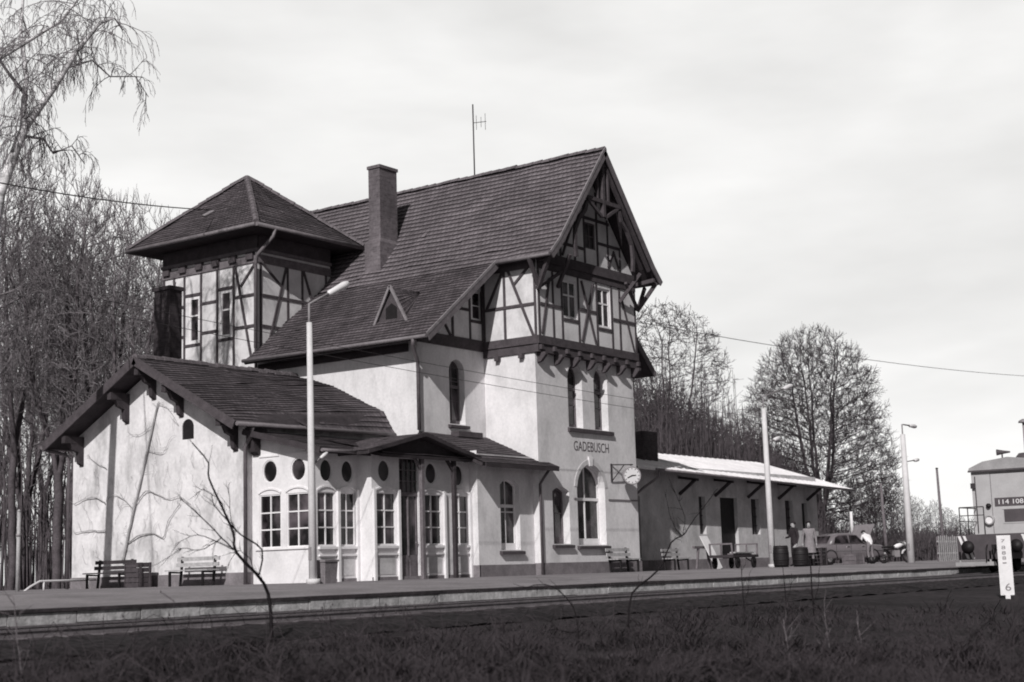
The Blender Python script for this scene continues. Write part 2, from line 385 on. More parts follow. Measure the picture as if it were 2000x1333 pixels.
def ridge_tiles(m, p, q, rng, r=0.11, step=0.36, mi=0):
    p = V(p); q = V(q); L = (q - p).length; n = max(1, int(L / step)); t = (q - p) / n
    side = t.cross(V((0, 0, 1))).normalized(); up = side.cross(t).normalized()
    for i in range(n):
        a = p + t * i - t * 0.06; b = p + t * (i + 1); ra = r * rng.uniform(1.0, 1.12); rb = r * .88; dz = V((0, 0, rng.uniform(-.015, .015)))
        prof = [(-1, -.25), (-.75, .5), (0, .85), (.75, .5), (1, -.25)]
        A = [a + dz + side * (x * ra) + up * (y * ra) for x, y in prof]; B = [b + dz + side * (x * rb) + up * (y * rb) for x, y in prof]
        for k in range(4): m.face([A[k], A[k + 1], B[k + 1], B[k]], mi)
        m.face(list(reversed(A)), mi); m.face(B, mi)
def gutter(name, p, q, parent, r=0.065):
    m = MB(); m.tube([p, q], r, 8); return m.build(name, 'gutter', parent)
def downpipe(pts, parent, r=0.05, mt='pipe'):
    m = MB(); m.tube(pts, r, 8)
    return m.build('downpipe', mt, parent)
def text_mesh(txt, size):
    cu = bpy.data.curves.new('txt', 'FONT'); cu.body = txt; cu.size = size; cu.extrude = 0.004; cu.resolution_u = 3
    o = bpy.data.objects.new('txt', cu); C.objects.link(o)
    me = bpy.data.meshes.new_from_object(o.evaluated_get(bpy.context.evaluated_depsgraph_get()))
    vs = [v.co.copy() for v in me.vertices]; fs = [tuple(p.vertices) for p in me.polygons]
    bpy.data.objects.remove(o); bpy.data.curves.remove(cu); bpy.data.meshes.remove(me)
    return vs, fs
def put_text(m, txt, P, a0, a1, b0, b1, d, flip=False):
    vs, fs = text_mesh(txt, 1.0)
    x0 = min(v.x for v in vs); x1 = max(v.x for v in vs); y0 = min(v.y for v in vs); y1 = max(v.y for v in vs); base = len(m.v)
    for v in vs:
        a = a0 + (a1 - a0) * (v.x - x0) / (x1 - x0); b = b0 + (b1 - b0) * (v.y - y0) / (y1 - y0)
        m.v.append(tuple(P(a, b, d + v.z)))
    for f in fs: m.f.append(tuple(base + k for k in f)); m.mi.append(0); m.uv.append(None); m.sm.append(False)
def lathe(m, prof, c, axis=(0, 0, 1), n=16, mi=0, smooth=True):
    ax = V(axis).normalized(); a = ax.cross(V((0, 0, 1)))
    if a.length < 1e-3: a = V((1, 0, 0))
    a.normalize(); b = ax.cross(a); c = V(c); base = len(m.v)
    for r, h in prof:
        for k in range(n):
            t = 2 * PI * k / n; m.v.append(tuple(c + ax * h + (a * math.cos(t) + b * math.sin(t)) * r))
    for i in range(len(prof) - 1):
        for k in range(n):
            k2 = (k + 1) % n; m.f.append((base + i * n + k, base + i * n + k2, base + (i + 1) * n + k2, base + (i + 1) * n + k)); m.mi.append(mi); m.uv.append(None); m.sm.append(smooth)
G = 0.03
# ================================================================== SETTING
def sheet(name, ys, zs, x0, x1, nx, m, jit=0.0, seed=1, kind='structure'):
    rng = random.Random(seed); mb = MB(); P = []
    for j, (y, z) in enumerate(zip(ys, zs)):
        row = [(x0 + (x1 - x0) * i / nx, y + (rng.uniform(-jit, jit) * .6 if jit else 0), z + (rng.uniform(-jit, jit) if jit else 0)) for i in range(nx + 1)]
        P.append(row)
    for j in range(len(ys) - 1):
        for i in range(nx): mb.face([P[j][i], P[j][i + 1], P[j + 1][i + 1], P[j + 1][i]], 0, None, True)
    o = mb.build(name, m); o['kind'] = kind; return o
sheet('ground', [-400, -60, 0, 5, 9, 12, 14.2, 15.2, 19.3, 19.5, 46, 1600], [-1.6, -1.5, -1.4, -1.06, -.9, -.76, -.66, -.62, -.62, -.7, -.7, -.7], -900, 2400, 60, 'soil')
sheet('yard_ground', [45.0, 60, 200, 1600], [-.02, -.02, 0.0, 0.0], -900, 2400, 40, 'soil')
rg = random.Random(5)
sheet('ballast', [14.6 + .26 * k for k in range(19)], [-.63] + [-.55] + [-.51] * 14 + [-.49, -.46, -.44], -20, 130, 560, 'ballast', 0.03, 3)
# platform: a sloping asphalt top, a dark coping course and a pale kerb face
mb = MB()
pl = [(19.95, -.17), (21.5, -.08), (24.0, .028), (26, .03), (46.0, .03)]
for i in range(len(pl) - 1):
    (y0, z0), (y1, z1) = pl[i], pl[i + 1]
    for k in range(50): mb.face([(-60 + 3.4 * k, y0, z0), (-60 + 3.4 * (k + 1), y0, z0), (-60 + 3.4 * (k + 1), y1, z1), (-60 + 3.4 * k, y1, z1)])
mb.face([(-60, 46, .03), (110, 46, .03), (110, 46, -.7), (-60, 46, -.7)])
o = mb.build('platform', 'platform'); o['kind'] = 'structure'
mb = MB(); rk = random.Random(8); x = -60.0
while x < 110:
    l = rk.uniform(.95, 1.05) * 1.3; dy = rk.uniform(-.005, .01); dz = rk.uniform(-.012, .012)
    mb.box(x, x + l - .02, 19.60 + dy, 19.97, -.405 + dz, -.225 + dz, 0); x += l
o = mb.build('platform_kerb', 'kerb'); o['kind'] = 'structure'
mb = MB(); mb.box(-60, 110, 19.66, 19.97, -.7, -.42); o = mb.build('platform_footing', 'soil'); o['kind'] = 'structure'
mb = MB(); x = -60.0
while x < 110:
    l = 2.6; dy = rk.uniform(-.02, .02)
    mb.box(x, x + l - .015, 19.578 + dy * .5, 19.97, -.222, -.165 + rk.uniform(-.008, .008)); x += l
o = mb.build('platform_coping', 'kerb_top'); o['kind'] = 'structure'
# track
trk = tag(bpy.data.objects.new('railway_track', None), None, None, None, 'structure'); C.objects.link(trk); trk.location = (0, 17.9, -.5)
for dy in (-.7525, .7525):
    mb = MB(); y = 17.9 + dy; prof = [(-.06, -.52), (.06, -.52), (.02, -.49), (.015, -.42), (.035, -.41), (.035, -.38), (-.035, -.38), (-.035, -.41), (-.015, -.42), (-.02, -.49)]
    for k in range(len(prof)):
        a = prof[k]; b = prof[(k + 1) % len(prof)]
        mb.face([(-60, y + a[0], a[1]), (160, y + a[0], a[1]), (160, y + b[0], b[1]), (-60, y + b[0], b[1])])
    mb.build('rail', 'rail', trk)
mb = MB(); mb.box(-.13, .13, -1.3, 1.3, -.09, .035)
s0 = mb.build('sleeper', 'sleeper', trk, local=True); s0.location = (3, 0, -.03)
for k in range(1, 98):
    c = s0.copy(); C.objects.link(c); c.parent = trk; c.location = (3 + .65 * k, rk.uniform(-.03, .03), -.03)

# ================================================================== STATION BUILDING
rs = random.Random(11)
st = thing('station_building', 'tall white plastered station house with half-timbered upper storey, corner turret and steep tiled gable roof', 'station building', (44.1, 35, G))
XA, YB, XT0, XT1, YT = 37.36, 30.63, 40.96, 47.2, 28.5
LT, FR, FT = Lf(XA), F(YB), F(YT)
mb = MB()
mb.wall(LT, [(YB, G), (37.9, G), (37.9, 8.1), (YB, 8.1)])
win_up = arch(38.98, 39.82, 5.07, 7.25, .42)
win_att = rect(40.36, 40.92, 8.72, 9.75)
mb.wall(FR, [(XA, G), (XT0, G), (XT0, 10.75), (40.46, 10.42), (XA, 8.12)], [win_up, win_att], .32)
t_l = arch(42.86, 43.76, 5.02, 7.24, .45); t_r = arch(44.52, 45.42, 5.02, 7.24, .45)
t_big = arch(43.22, 45.0, 1.0, 3.78, .80, 12); t_small = arch(41.72, 42.72, 1.04, 2.95, .16)
mb.wall(FT, [(XT0, G), (XT1, G), (XT1, 7.5), (XT0, 7.5)], [t_l, t_r, t_big, t_small], .36)
mb.wall(Lf(XT0), rect(YT, YB, G, 7.5)); mb.wall(Rg(XT1), rect(YT, YB, G, 7.5))
mb.wall(F(YB), [(XT1, G), (50.2, G), (50.2, 8.3), (47.74, 10.42), (XT1, 10.7)])
mb.wall(Rg(50.2), rect(YB, 43, G, 8.2))
mb.wall(Bk(43), [(XA, G), (50.2, G), (50.2, 8.1), (47.5, 10.5), (44.1, 14.6), (41.0, 10.8), (XA, 8.0)])
mb.build('wall', 'plaster', st)
mb = MB()
mb.box(XT0 - .05, XT1 + .05, YT - .05, YT + .02, G - .03, .42); mb.box(XT0 - .05, XT0 + .02, YT + .021, YT + .24, G - .03, .42)
mb.box(XT1 - .02, XT1 + .05, YT + .021, YB - .1, G - .03, .42)
mb.build('plinth', 'plinth', st)
# half-timbered storey of the gable bay
XU, YU = 40.9, 28.3
FU, LU = F(YU), Lf(XU)
w_a = rect(42.46, 43.34, 8.78, 10.1); w_b = rect(44.68, 45.52, 8.70, 10.12); w_g = rect(44.0, 44.72, 11.45, 12.42)
mb = MB()
mb.wall(FU, [(XU, 7.95), (47.28, 7.95), (47.28, 10.7), (47.05, 11.0), (44.1, 14.5), (41.15, 11.0), (XU, 10.7)], [w_a, w_b, w_g], .14)
mb.wall(LU, rect(YU, YB, 7.95, 10.7)); mb.wall(Rg(47.28), rect(YU, YB, 7.95, 10.7))
mb.build('infill_panel', 'infill', st)
k = [0]
def D():
    k[0] += 1; return .018 + .0009 * (k[0] % 13)
def frame(P, vs, hs, ds, name='timber_frame', w=.10, wd=.085):
    m = MB()
    for a, b0, b1 in vs: m.beam(P, (a, b0), (a, b1), w, -.02, D())
    for b, a0, a1 in hs: m.beam(P, (a0, b), (a1, b), w, -.02, D() + .012)
    for p, q in ds: m.beam(P, p, q, wd, -.02, D() + .024)
    return m.build(name, 'timber', st)
frame(FU, [(40.99, 7.95, 10.75), (41.84, 7.95, 10.6), (42.38, 7.95, 10.6), (43.42, 7.95, 10.6), (44.60, 7.95, 10.6), (45.60, 7.95, 10.6), (46.14, 7.95, 10.6), (47.21, 7.95, 10.6),
           (42.4, 10.9, 12.3), (43.3, 10.9, 13.4), (43.94, 10.9, 14.2), (44.78, 10.9, 13.6), (45.5, 10.9, 12.7), (46.3, 10.9, 11.8)],
      [(9.07, 41.05, 42.32), (8.70, 42.44, 43.36), (9.17, 43.48, 44.54), (8.62, 44.66, 45.54), (9.07, 45.66, 47.15), (11.38, 41.6, 43.88), (11.74, 44.84, 46.2), (12.55, 42.6, 45.6)],
      [((41.62, 10.0), (41.12, 8.05)), ((43.62, 10.2), (44.45, 8.05)), ((44.4, 10.2), (43.56, 8.05)), ((46.3, 9.9), (47.05, 8.05)), ((45.46, 10.95), (45.9, 11.6)), ((46.2, 10.95), (45.85, 11.6)), ((42.5, 10.95), (43.2, 12.2))])
frame(LU, [(28.38, 7.95, 10.6), (29.65, 7.95, 10.6), (30.54, 7.95, 10.6)], [(9.06, 28.44, 30.6)], [((29.5, 10.4), (28.48, 7.98)), ((28.55, 10.4), (29.26, 9.78)), ((29.65, 10.4), (30.4, 9.1))])
frame(FR, [(37.42, 8.0, 8.2), (39.23, 8.0, 9.3), (40.2, 8.0, 10.1), (40.9, 8.0, 10.7)], [(9.02, 39.2, 40.14), (8.66, 40.26, 40.84)], [((38.62, 8.6), (39.1, 8.02)), ((39.0, 9.2), (39.2, 8.9))])
# jetty beams and corbels
mb = MB()
mb.pbox(F(YU), XU - .03, 47.31, 7.70, 7.98, -.25, .045); mb.pbox(F(YU), XU - .02, 47.30, 7.42, 7.695, -.2, .0)
mb.pbox(Lf(XU), YU + .02, YB, 7.70, 7.975, -.2, .045); mb.pbox(Lf(XU), YU + .02, YB, 7.42, 7.695, -.2, .0)
mb.pbox(FR, XA, XU - .05, 7.64, 8.02, -.02, .05)
mb.pbox(F(YU), 41.1, 47.1, 10.52, 10.86, -.1, .10); mb.pbox(F(YU), 40.95, 47.25, 10.28, 10.515, -.1, .05)
mb.pbox(Lf(XU), YU + .03, YB, 10.30, 10.7, -.1, .05)
mb.build('jetty_beam', 'timber', st)
for i in range(7):
    mb = MB(); a = 41.06 + i * 1.005
    mb.extr(lambda p, q, d, a=a: V((a + d, YU - p, q)), [(-.19, 7.42), (.16, 7.42), (.16, 7.33), (.08, 7.24), (-.04, 7.12), (-.19, 7.08)], 0, .14); mb.build('corbel', 'timber', st)
for i in range(9):
    mb = MB(); a = 41.0 + i * .78; mb.pbox(F(YU), a - .06, a + .06, 7.50, 7.66, .0, .10); mb.build('joist_end', 'timber', st)
for y in (29.0, 30.0):
    mb = MB(); mb.pbox(Lf(XU), y - .08, y + .08, 7.26, 7.42, -.1, .12); mb.build('joist_end', 'timber', st)
# roof of the main block
mb = MB()
RX, RZ = 44.1, 14.89
UPs = [((41.0, 11.1), (RX, RZ)), ((40.46, 10.58), (41.0, 11.1))]
YV = 27.4
for s in (-1, 1):
    fx = lambda x: RX + s * (RX - x)          # mirrored about the ridge
    sh = 0 if s == -1 else 0
    def X(x): return x if s == -1 else 2 * RX - x
    for (a, b), (c, d) in UPs:
        courses(mb, (X(a), YV, b), (X(a), 43.2, b), (X(c), YV, d), (X(c), 43.2, d), rs, .25, .034, .030, 0, 2)
    ye = 37.86 if s == -1 else 43.2
    xe, ze = (36.62, 7.66)
    courses(mb, (X(xe) - (.7 if s == 1 else 0), 29.65, ze), (X(xe) - (.7 if s == 1 else 0), ye, ze), (X(40.46), 29.65, 10.58), (X(40.46), ye, 10.58), rs, .19, .026, .032, 1, 2)
courses(mb, (38.6, 37.85, 9.17), (38.6, 43.2, 9.17), (40.46, 37.85, 10.58), (40.46, 43.2, 10.58), rs, .19, .026, .032, 1, 2)
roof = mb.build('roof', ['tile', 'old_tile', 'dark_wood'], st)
mb = MB(); ridge_tiles(mb, (RX, YV, RZ + .03), (RX, 43.2, RZ + .03), rs, .13, .38); mb.build('ridge_tile', 'ridge', roof)
mb = MB()
def verge(pts, Y, w=.2, t=.04):
    for (a, b), (c, d) in zip(pts[:-1], pts[1:]):
        p = V((a, Y, b)); q = V((c, Y, d)); n = V((-(q - p).z, 0, (q - p).x)).normalized()
        if n.z < 0: n = -n
        mb.hexa([p - n * w, q - n * w, q + n * .03, p + n * .03], [x - V((0, t, 0)) for x in (p - n * w, q - n * w, q + n * .03, p + n * .03)])
verge([(40.46, 10.58), (41.0, 11.1), (RX, RZ)], YV - .003); verge([(RX, RZ), (47.2, 11.1), (47.74, 10.58)], YV - .003)
verge([(36.62, 7.66), (40.46, 10.58)], 29.645); verge([(47.74, 10.58), (50.88, 7.66)], 29.645)
mb.build('verge_board', 'grey_wood', roof)
mb = MB()
for p, q in [((41.0, 11.15), (RX, RZ + .045)), ((40.46, 10.63), (41.0, 11.15)), ((36.62, 7.71), (40.46, 10.63))]:
    y = YV if p[0] > 40 else 29.65
    if p[0] < 40: y = 29.65
    mb.bar((p[0], y - .03, p[1]), (q[0], y - .03, q[1]), .09, .05, up=(0, 1, 0))
mb.build('verge_strip', 'verge', roof)
# open truss in the gable peak
mb = MB(); FV = F(27.55)
mb.beam(FV, (43.0, 13.0), (45.2, 13.0), .14, -.06, .06); mb.beam(FV, (44.1, 14.7), (44.1, 12.45), .15, -.07, .07)
mb.beam(FV, (43.75, 14.1), (43.75, 13.0), .09, -.05, .05); mb.beam(FV, (44.45, 14.1), (44.45, 13.0), .09, -.05, .05)
for s in (-1, 1):
    cur = [(1.05, 12.85), (1.2, 12.5), (1.55, 12.2), (1.85, 11.75), (1.9, 11.2), (1.85, 10.75)]
    for p, q in zip(cur[:-1], cur[1:]): mb.beam(FV, (RX + s * p[0], p[1]), (RX + s * q[0], q[1]), .14, -.05, .05)
    mb.beam(FV, (RX + s * .1, 14.45), (RX + s * 3.0, 10.95), .15, -.05, .055)
    mb.beam(FV, (RX + s * 1.0, 12.95), (RX + s * 0.12, 12.45), .1, -.04, .05)
mb.build('gable_truss', 'timber', st)
for s in (-1, 1):
    mb = MB(); xw = RX + s * 3.2
    mb.bar((xw, 28.25, 9.55), (RX + s * 3.5, 27.5, 10.62), .12, .14); mb.bar((xw, 28.22, 10.55), (xw, 27.45, 10.62), .12, .14)
    mb.bar((RX + s * 2.0, 28.25, 9.75), (RX + s * 2.3, 27.5, 10.75), .1, .12)
    mb.bar((xw, 28.2, 9.6), (RX + s * 1.9, 27.9, 10.4), .1, .1); mb.bar((xw, 28.2, 9.62), (xw + s * .55, 28.2, 10.5), .1, .12)
    mb.build('eave_bracket', 'timber', st)
gutter('gutter', (36.56, 29.6, 7.63), (36.56, 37.84, 7.68), st); gutter('gutter', (40.40, 27.4, 10.55), (40.40, 29.75, 10.55), st)
downpipe([(36.56, 30.15, 7.6), (36.6, 30.2, 7.4), (37.2, 30.5, 6.95), (37.27, 30.55, 6.7), (37.27, 30.55, 4.75)], st, .06)
mb = MB(); mb.pbox(Lf(XA), 31.0, 37.8, 7.36, 7.62, 0.0, .1); mb.build('eave_plate', 'dark_wood', st)
# windows of the house
window(FR, win_up, st, 2, 3, .3, .05, .03, frame='grey_wood', sill=.12, transom=6.35); window(FR, win_att, st, 1, 2, .12, .07)
window(FT, t_l, st, 2, 3, .34, .05, .03, frame='grey_wood', transom=6.4); window(FT, t_r, st, 2, 3, .34, .05, .03, frame='grey_wood', transom=6.4)
mb = MB(); mb.hexa([FT(42.78, 4.86, -.1), FT(45.62, 4.86, -.1), FT(45.62, 4.86, .10), FT(42.78, 4.86, .10)], [FT(42.78, 5.03, -.1), FT(45.62, 5.03, -.1), FT(45.62, 4.98, .10), FT(42.78, 4.98, .10)]); mb.build('sill', 'sill', st)
window(FT, t_big, st, 2, 1, .34, .07, .06, sill=.12, transom=2.58); window(FT, t_small, st, 2, 2, .34, frame='grey_wood', sill=.12)
for w_, c in ((w_a, 2), (w_b, 2)): window(FU, w_, st, c, 2, .10, .07, .06, hrows=[.62])
window(FU, w_g, st, 2, 2, .10, .06, glass='dark_glass', frame='grey_wood')
mb = MB()
for sh in (t_l, t_r, t_big):
    a = (min(p[0] for p in sh) + max(p[0] for p in sh)) / 2; b = max(p[1] for p in sh)
    mb.extr(FT, [(a - .09, b - .06), (a + .09, b - .06), (a + .14, b + .26), (a - .14, b + .26)], -.01, .05)
mb.build('keystone', 'white_paint', st)
mb = MB()
for sh, w in ((t_l, .13), (t_r, .13), (t_big, .2)):
    top = sh[2:]; cx = (sh[0][0] + sh[1][0]) / 2; cy = max(p[1] for p in sh) - (sh[1][0] - sh[0][0]) / 2
    for p, q in zip(top[:-1], top[1:]):
        e = [p, q] + [(cx + (z[0] - cx) * (1 + w / .5 * .45), cy + (z[1] - cy) * (1 + w / .5 * .45)) for z in (q, p)]
        mb.extr(FT, e, -.005, .018)
mb.build('arch_trim', 'brickarch', st)
mb = MB(); mb.pbox(FT, 45.2, 47.18, 2.555, 2.60, -.01, .03); mb.pbox(FT, 43.0, 43.15, 2.555, 2.60, -.01, .03); mb.build('string_course', 'plinth', st)
mb = MB(); put_text(mb, 'GADEBUSCH', FT, 43.12, 45.36, 4.22, 4.56, .003); mb.build('lettering', 'lettering', st)
# turret
LTt, FTt = Lf(XA), F(37.9)
t1 = rect(40.88, 41.46, 8.78, 10.50); t2 = rect(39.22, 39.82, 8.80, 10.52)
mb = MB()
mb.wall(LTt, rect(37.9, 42.85, G, 12.4), [t1, t2], .12); mb.wall(FTt, rect(XA, 41.15, G, 12.4)); mb.wall(Rg(41.15), rect(37.9, 42.85, 7, 12.4)); mb.wall(Bk(42.85), rect(XA, 41.15, G, 12.4))
mb.build('turret_wall', 'infill', st)
LO = LTt
frame(LO, [(41.96 + .3, 7, 11.4), (41.69, 7, 11.4), (40.80, 7, 11.4), (39.95, 7, 11.4), (39.10, 7, 11.4), (38.0, 7, 11.4), (42.8, 7, 11.4)],
      [(10.18, 41.75, 42.8), (9.06, 41.75, 42.8), (10.57, 40.86, 41.63), (8.70, 40.86, 41.63), (10.18, 40.0, 40.75), (9.09, 40.0, 40.75), (10.59, 39.15, 39.9), (8.72, 39.15, 39.9), (10.18, 38.05, 39.05), (9.06, 38.05, 39.05)],
      [((39.0, 11.3), (38.2, 7.9)), ((37.99, 11.3), (38.72, 10.55)), ((42.2, 11.2), (42.75, 7.9))])
frame(FTt, [(37.5, 7, 11.4), (38.87, 7, 11.4), (39.63, 7, 11.4), (40.9, 7, 11.4)], [(10.16, 37.5, 41), (9.05, 37.5, 41)], [((37.5, 11.38), (38.5, 10.62)), ((38.8, 11.38), (37.9, 8.5)), ((39.66, 11.38), (40.6, 9.1))])
mb = MB()
mb.pbox(LTt, 37.86, 42.9, 11.33, 11.62, -.02, .05); mb.pbox(LTt, 37.84, 42.92, 11.72, 11.84, -.02, .09); mb.pbox(FTt, XA - .05, 41.15, 11.33, 11.62, -.02, .05); mb.pbox(FTt, XA - .08, 41.15, 11.72, 11.84, -.02, .09)
mb.build('frieze_beam', 'grey_wood', st)
for i in range(6):
    mb = MB(); y = 38.2 + i * .88; mb.pbox(LTt, y - .17, y + .17, 11.45, 11.715, -.01, .14); mb.build('joist_end', 'timber', st)
mb = MB(); mb.pbox(LTt, 37.88, 42.88, 11.85, 12.4, -.02, .02); mb.pbox(FTt, XA - .01, 41.15, 11.85, 12.4, -.02, .02); mb.build('frieze_board', 'timber', st)
for w_ in (t1, t2): window(LTt, w_, st, 1, 1, .07, .10, .06, hrows=[.60], glass='glass')
mb = MB(); ex0, ex1, ey0, ey1, ez = 36.4, 42.0, 36.98, 43.75, 12.47; ap = (39.25, 40.35, 15.22)
cor = [(ex0, ey0, ez), (ex1, ey0, ez), (ex1, ey1, ez), (ex0, ey1, ez)]
for i in range(4):
    a, b = cor[i], cor[(i + 1) % 4]
    courses(mb, a, b, ap, ap, rs, .19, .025, .026, 0)
mb.face([cor[0], cor[1], cor[2], cor[3]], 1)
mb.hexa([(ex0, ey0, ez - .13), (ex1, ey0, ez - .13), (ex1, ey1, ez - .13), (ex0, ey1, ez - .13)], [(x, y, z - .006) for x, y, z in cor], 1)
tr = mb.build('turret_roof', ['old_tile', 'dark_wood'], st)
mb = MB()
for i in range(4): ridge_tiles(mb, V(cor[i]) + V((0, 0, .05)), V(ap) + V((0, 0, .04)), rs, .12, .34)
mb.build('ridge_tile', 'ridge', tr)
q_ = [atx(x, y, 37.6) for x, y in ((402, 424), (411, 426), (424, 414), (413, 413))]
mb = MB(); f_ = lambda Y, z: ex0 + (ap[0] - ex0) * (z - ez) / (ap[2] - ez) - .05
qq = [V((f_(p.y, p.z), p.y, p.z)) for p in q_]; mb.hexa([p + V((.03, 0, 0)) for p in qq], [p + V((-.02, 0, .03)) for p in qq]); mb.build('roof_patch', 'verge', tr)
gutter('gutter', (36.33, 36.95, 12.4), (36.33, 43.75, 12.4), st, .075); gutter('gutter', (36.35, 36.91, 12.4), (42.0, 36.91, 12.4), st, .075)
downpipe([(37.25, 36.9, 12.38), (37.2, 36.95, 12.1), (37.05, 37.6, 11.5), (37.15, 37.78, 11.2), (37.15, 37.8, 8.2)], st, .065, 'gutter')
# chimneys
mb = MB(); mb.box(41.17, 42.15, 35.4, 35.95, 12.3, 15.12, 0, 1); mb.box(41.02, 42.22, 35.3, 36.05, 10.2, 12.3, 0, 1); mb.hexa([(41.02, 35.3, 12.3), (42.22, 35.3, 12.3), (42.22, 36.05, 12.3), (41.02, 36.05, 12.3)], [(41.17, 35.4, 12.45), (42.15, 35.4, 12.45), (42.15, 35.95, 12.45), (41.17, 35.95, 12.45)], 0, 1)
ch = mb.build('chimney', 'brick', st)
mb = MB(); mb.box(41.13, 42.19, 35.36, 35.99, 15.122, 15.24); mb.build('chimney_cap', 'brick', ch)
mb = MB(); mb.bar((42.3, 35.28, 11.3), (43.1, 35.28, 12.6), .16, .05, up=(0, 1, 0)); mb.build('flashing', 'verge', ch)
# small triangular roof dormer
mb = MB(); dx = 37.72
A = V((dx, 32.05, 9.66)); B0 = V((dx, 32.74, 8.52)); B1 = V((dx, 31.36, 8.52)); bk = V((39.35, 32.05, 9.72))
b0 = V((37.85, 32.85, 8.62)); b1 = V((37.85, 31.25, 8.62))
courses(mb, B1, bk, A, bk, rs, .15, .02, .004, 0); courses(mb, bk, B0, bk, A, rs, .15, .02, .004, 0)
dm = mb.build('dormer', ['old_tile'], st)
mb = MB(); P = Lf(dx + .06); mb.extr(P, [(B1.y, 8.45), (B0.y, 8.45), (32.05, 9.55)], -.05, 0); mb.build('front_board', 'sill', dm)
mb = MB(); mb.extr(P, [(31.82, 8.62), (32.3, 8.62), (32.3, 8.98), (32.05, 9.14), (31.82, 8.98)], -.02, .012); mb.build('opening', 'black', dm)
mb = MB(); P = Lf(dx)
for q in ((B0.y + .04, 8.42), (B1.y - .04, 8.42)): mb.beam(P, q, (32.05, 9.72), .09, -.02, .05)
mb.build('verge_board', 'verge', dm)

# ================================================================== GABLED SIDE WING
wg = thing('side_wing', 'low white wing with a stained gable wall facing left and a dark tiled roof', 'wing building', (34, 36, G))
XG, WF, WB, RY, RZw = 31.1, 32.06, 39.95, 36.05, 7.0
PG = Lf(XG)
vent = arch(34.28, 34.80, 4.42, 5.04, .22)
mb = MB()
mb.wall(PG, [(WF, G), (WB, G), (WB, 4.75), (RY, 6.78), (WF, 4.75)], [vent], .2)
mb.wall(F(WF), rect(XG, XA, G, 4.75)); mb.wall(Bk(WB), rect(XG, XA, G, 4.75))
mb.build('wall', 'old_plaster', wg)
mb = MB(); mb.pbox(PG, WF - .04, WB, G - .03, .38, -.01, .05); mb.pbox(F(WF), XG - .05, 31.34, G - .03, .38, -.01, .045); mb.build('plinth', 'plinth', wg)
mb = MB(); mb.face([PG(a, b, -.03) for a, b in vent])
mb.build('vent', 'black', wg)
mb = MB(); r2 = random.Random(4)
X0 = 30.3; ef = (31.66, 4.66); eb = (40.48, 4.62)
prof_l = [(RY, 7.0), (34.3, 6.07), (32.4, 5.06), ef]; prof_r = [(RY, 7.02), (34.3, 6.52), (32.1, 5.45), (31.66, 4.72)]
for i in range(3):
    (a, b), (c, d) = prof_l[i], prof_l[i + 1]; (e, f), (g, h) = prof_r[i], prof_r[i + 1]
    courses(mb, (X0, c, d), (XA - .01, g, h), (X0, a, b), (XA - .01, e, f), r2, .19, .026, .03, 0, 1)
courses(mb, (X0, eb[0], eb[1]), (XA - .01, eb[0], eb[1]), (X0, RY, 7.0), (XA - .01, RY, 7.02), r2, .19, .026, .03, 0, 1)
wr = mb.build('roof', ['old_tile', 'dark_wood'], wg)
mb = MB(); ridge_tiles(mb, (X0, RY, 7.03), (XA, RY, 7.05), r2, .13, .36); mb.build('ridge_tile', 'ridge', wr)
mb = MB()
for e in (ef, eb):
    p = V((X0, e[0], e[1])); q = V((X0, RY, 7.0)); n = V((0, -(q - p).z, (q - p).y)).normalized()
    if n.z < 0: n = -n
    mb.hexa([p - n * .22, q - n * .22, q + n * .05, p + n * .05], [v - V((.045, 0, 0)) for v in (p - n * .22, q - n * .22, q + n * .05, p + n * .05)])
mb.build('verge_board', 'timber', wr)
gutter('gutter', (X0, 31.6, 4.62), (XA - .05, 31.6, 4.68), wg); gutter('gutter', (X0, 40.54, 4.55), (XA, 40.54, 4.55), wg)
downpipe([(30.95, 31.62, 4.55), (30.98, 31.75, 4.3), (31.0, 31.98, 4.0), (31.0, 31.98, G)], wg, .06)
downpipe([(30.4, 40.5, 4.5), (30.95, 40.1, 4.3), (31.0, 40.05, 4.1), (31.0, 40.05, G)], wg, .055)
for y, z in ((39.5, 4.85), (37.3, 6.05), (36.05, 6.7), (34.8, 6.05), (32.45, 4.85)):
    mb = MB(); mb.pbox(lambda a, b, d: V((X0 + d, a, b)), y - .09, y + .09, z - .22, z, .05, .85)
    mb.extr(lambda a, b, d, y=y: V((a, y + d, b)), [(XG + .01, z - .95), (XG + .01, z - .2), (XG - .55, z - .2), (XG - .42, z - .42), (XG - .2, z - .5), (XG - .16, z - .85)], -.08, .08); mb.build('purlin_bracket', 'dark_wood', wg)
mb = MB(); mb.extr(lambda a, b, d: V((a, 31.95 + d, b)), [(30.95, 4.55), (31.6, 4.55), (31.6, 4.1), (31.3, 3.75), (31.15, 3.85), (31.05, 4.15)], -.25, .0); mb.build('eave_bracket', 'dark_wood', wg)
mb = MB(); mb.box(33.5, 34.02, 38.1, 38.9, 5.2, 9.85, 0, 1); c_ = mb.build('chimney', 'dark_brick', wg)
mb = MB(); mb.box(33.45, 34.07, 38.05, 38.95, 9.852, 9.98); mb.build('chimney_cap', 'dark_brick', c_)
mb = MB(); mb.bar((33.2, 31.3, 4.6), (32.55, 33.3, 5.75), .1, .06); mb.build('roof_ladder', 'dark_wood', wg)

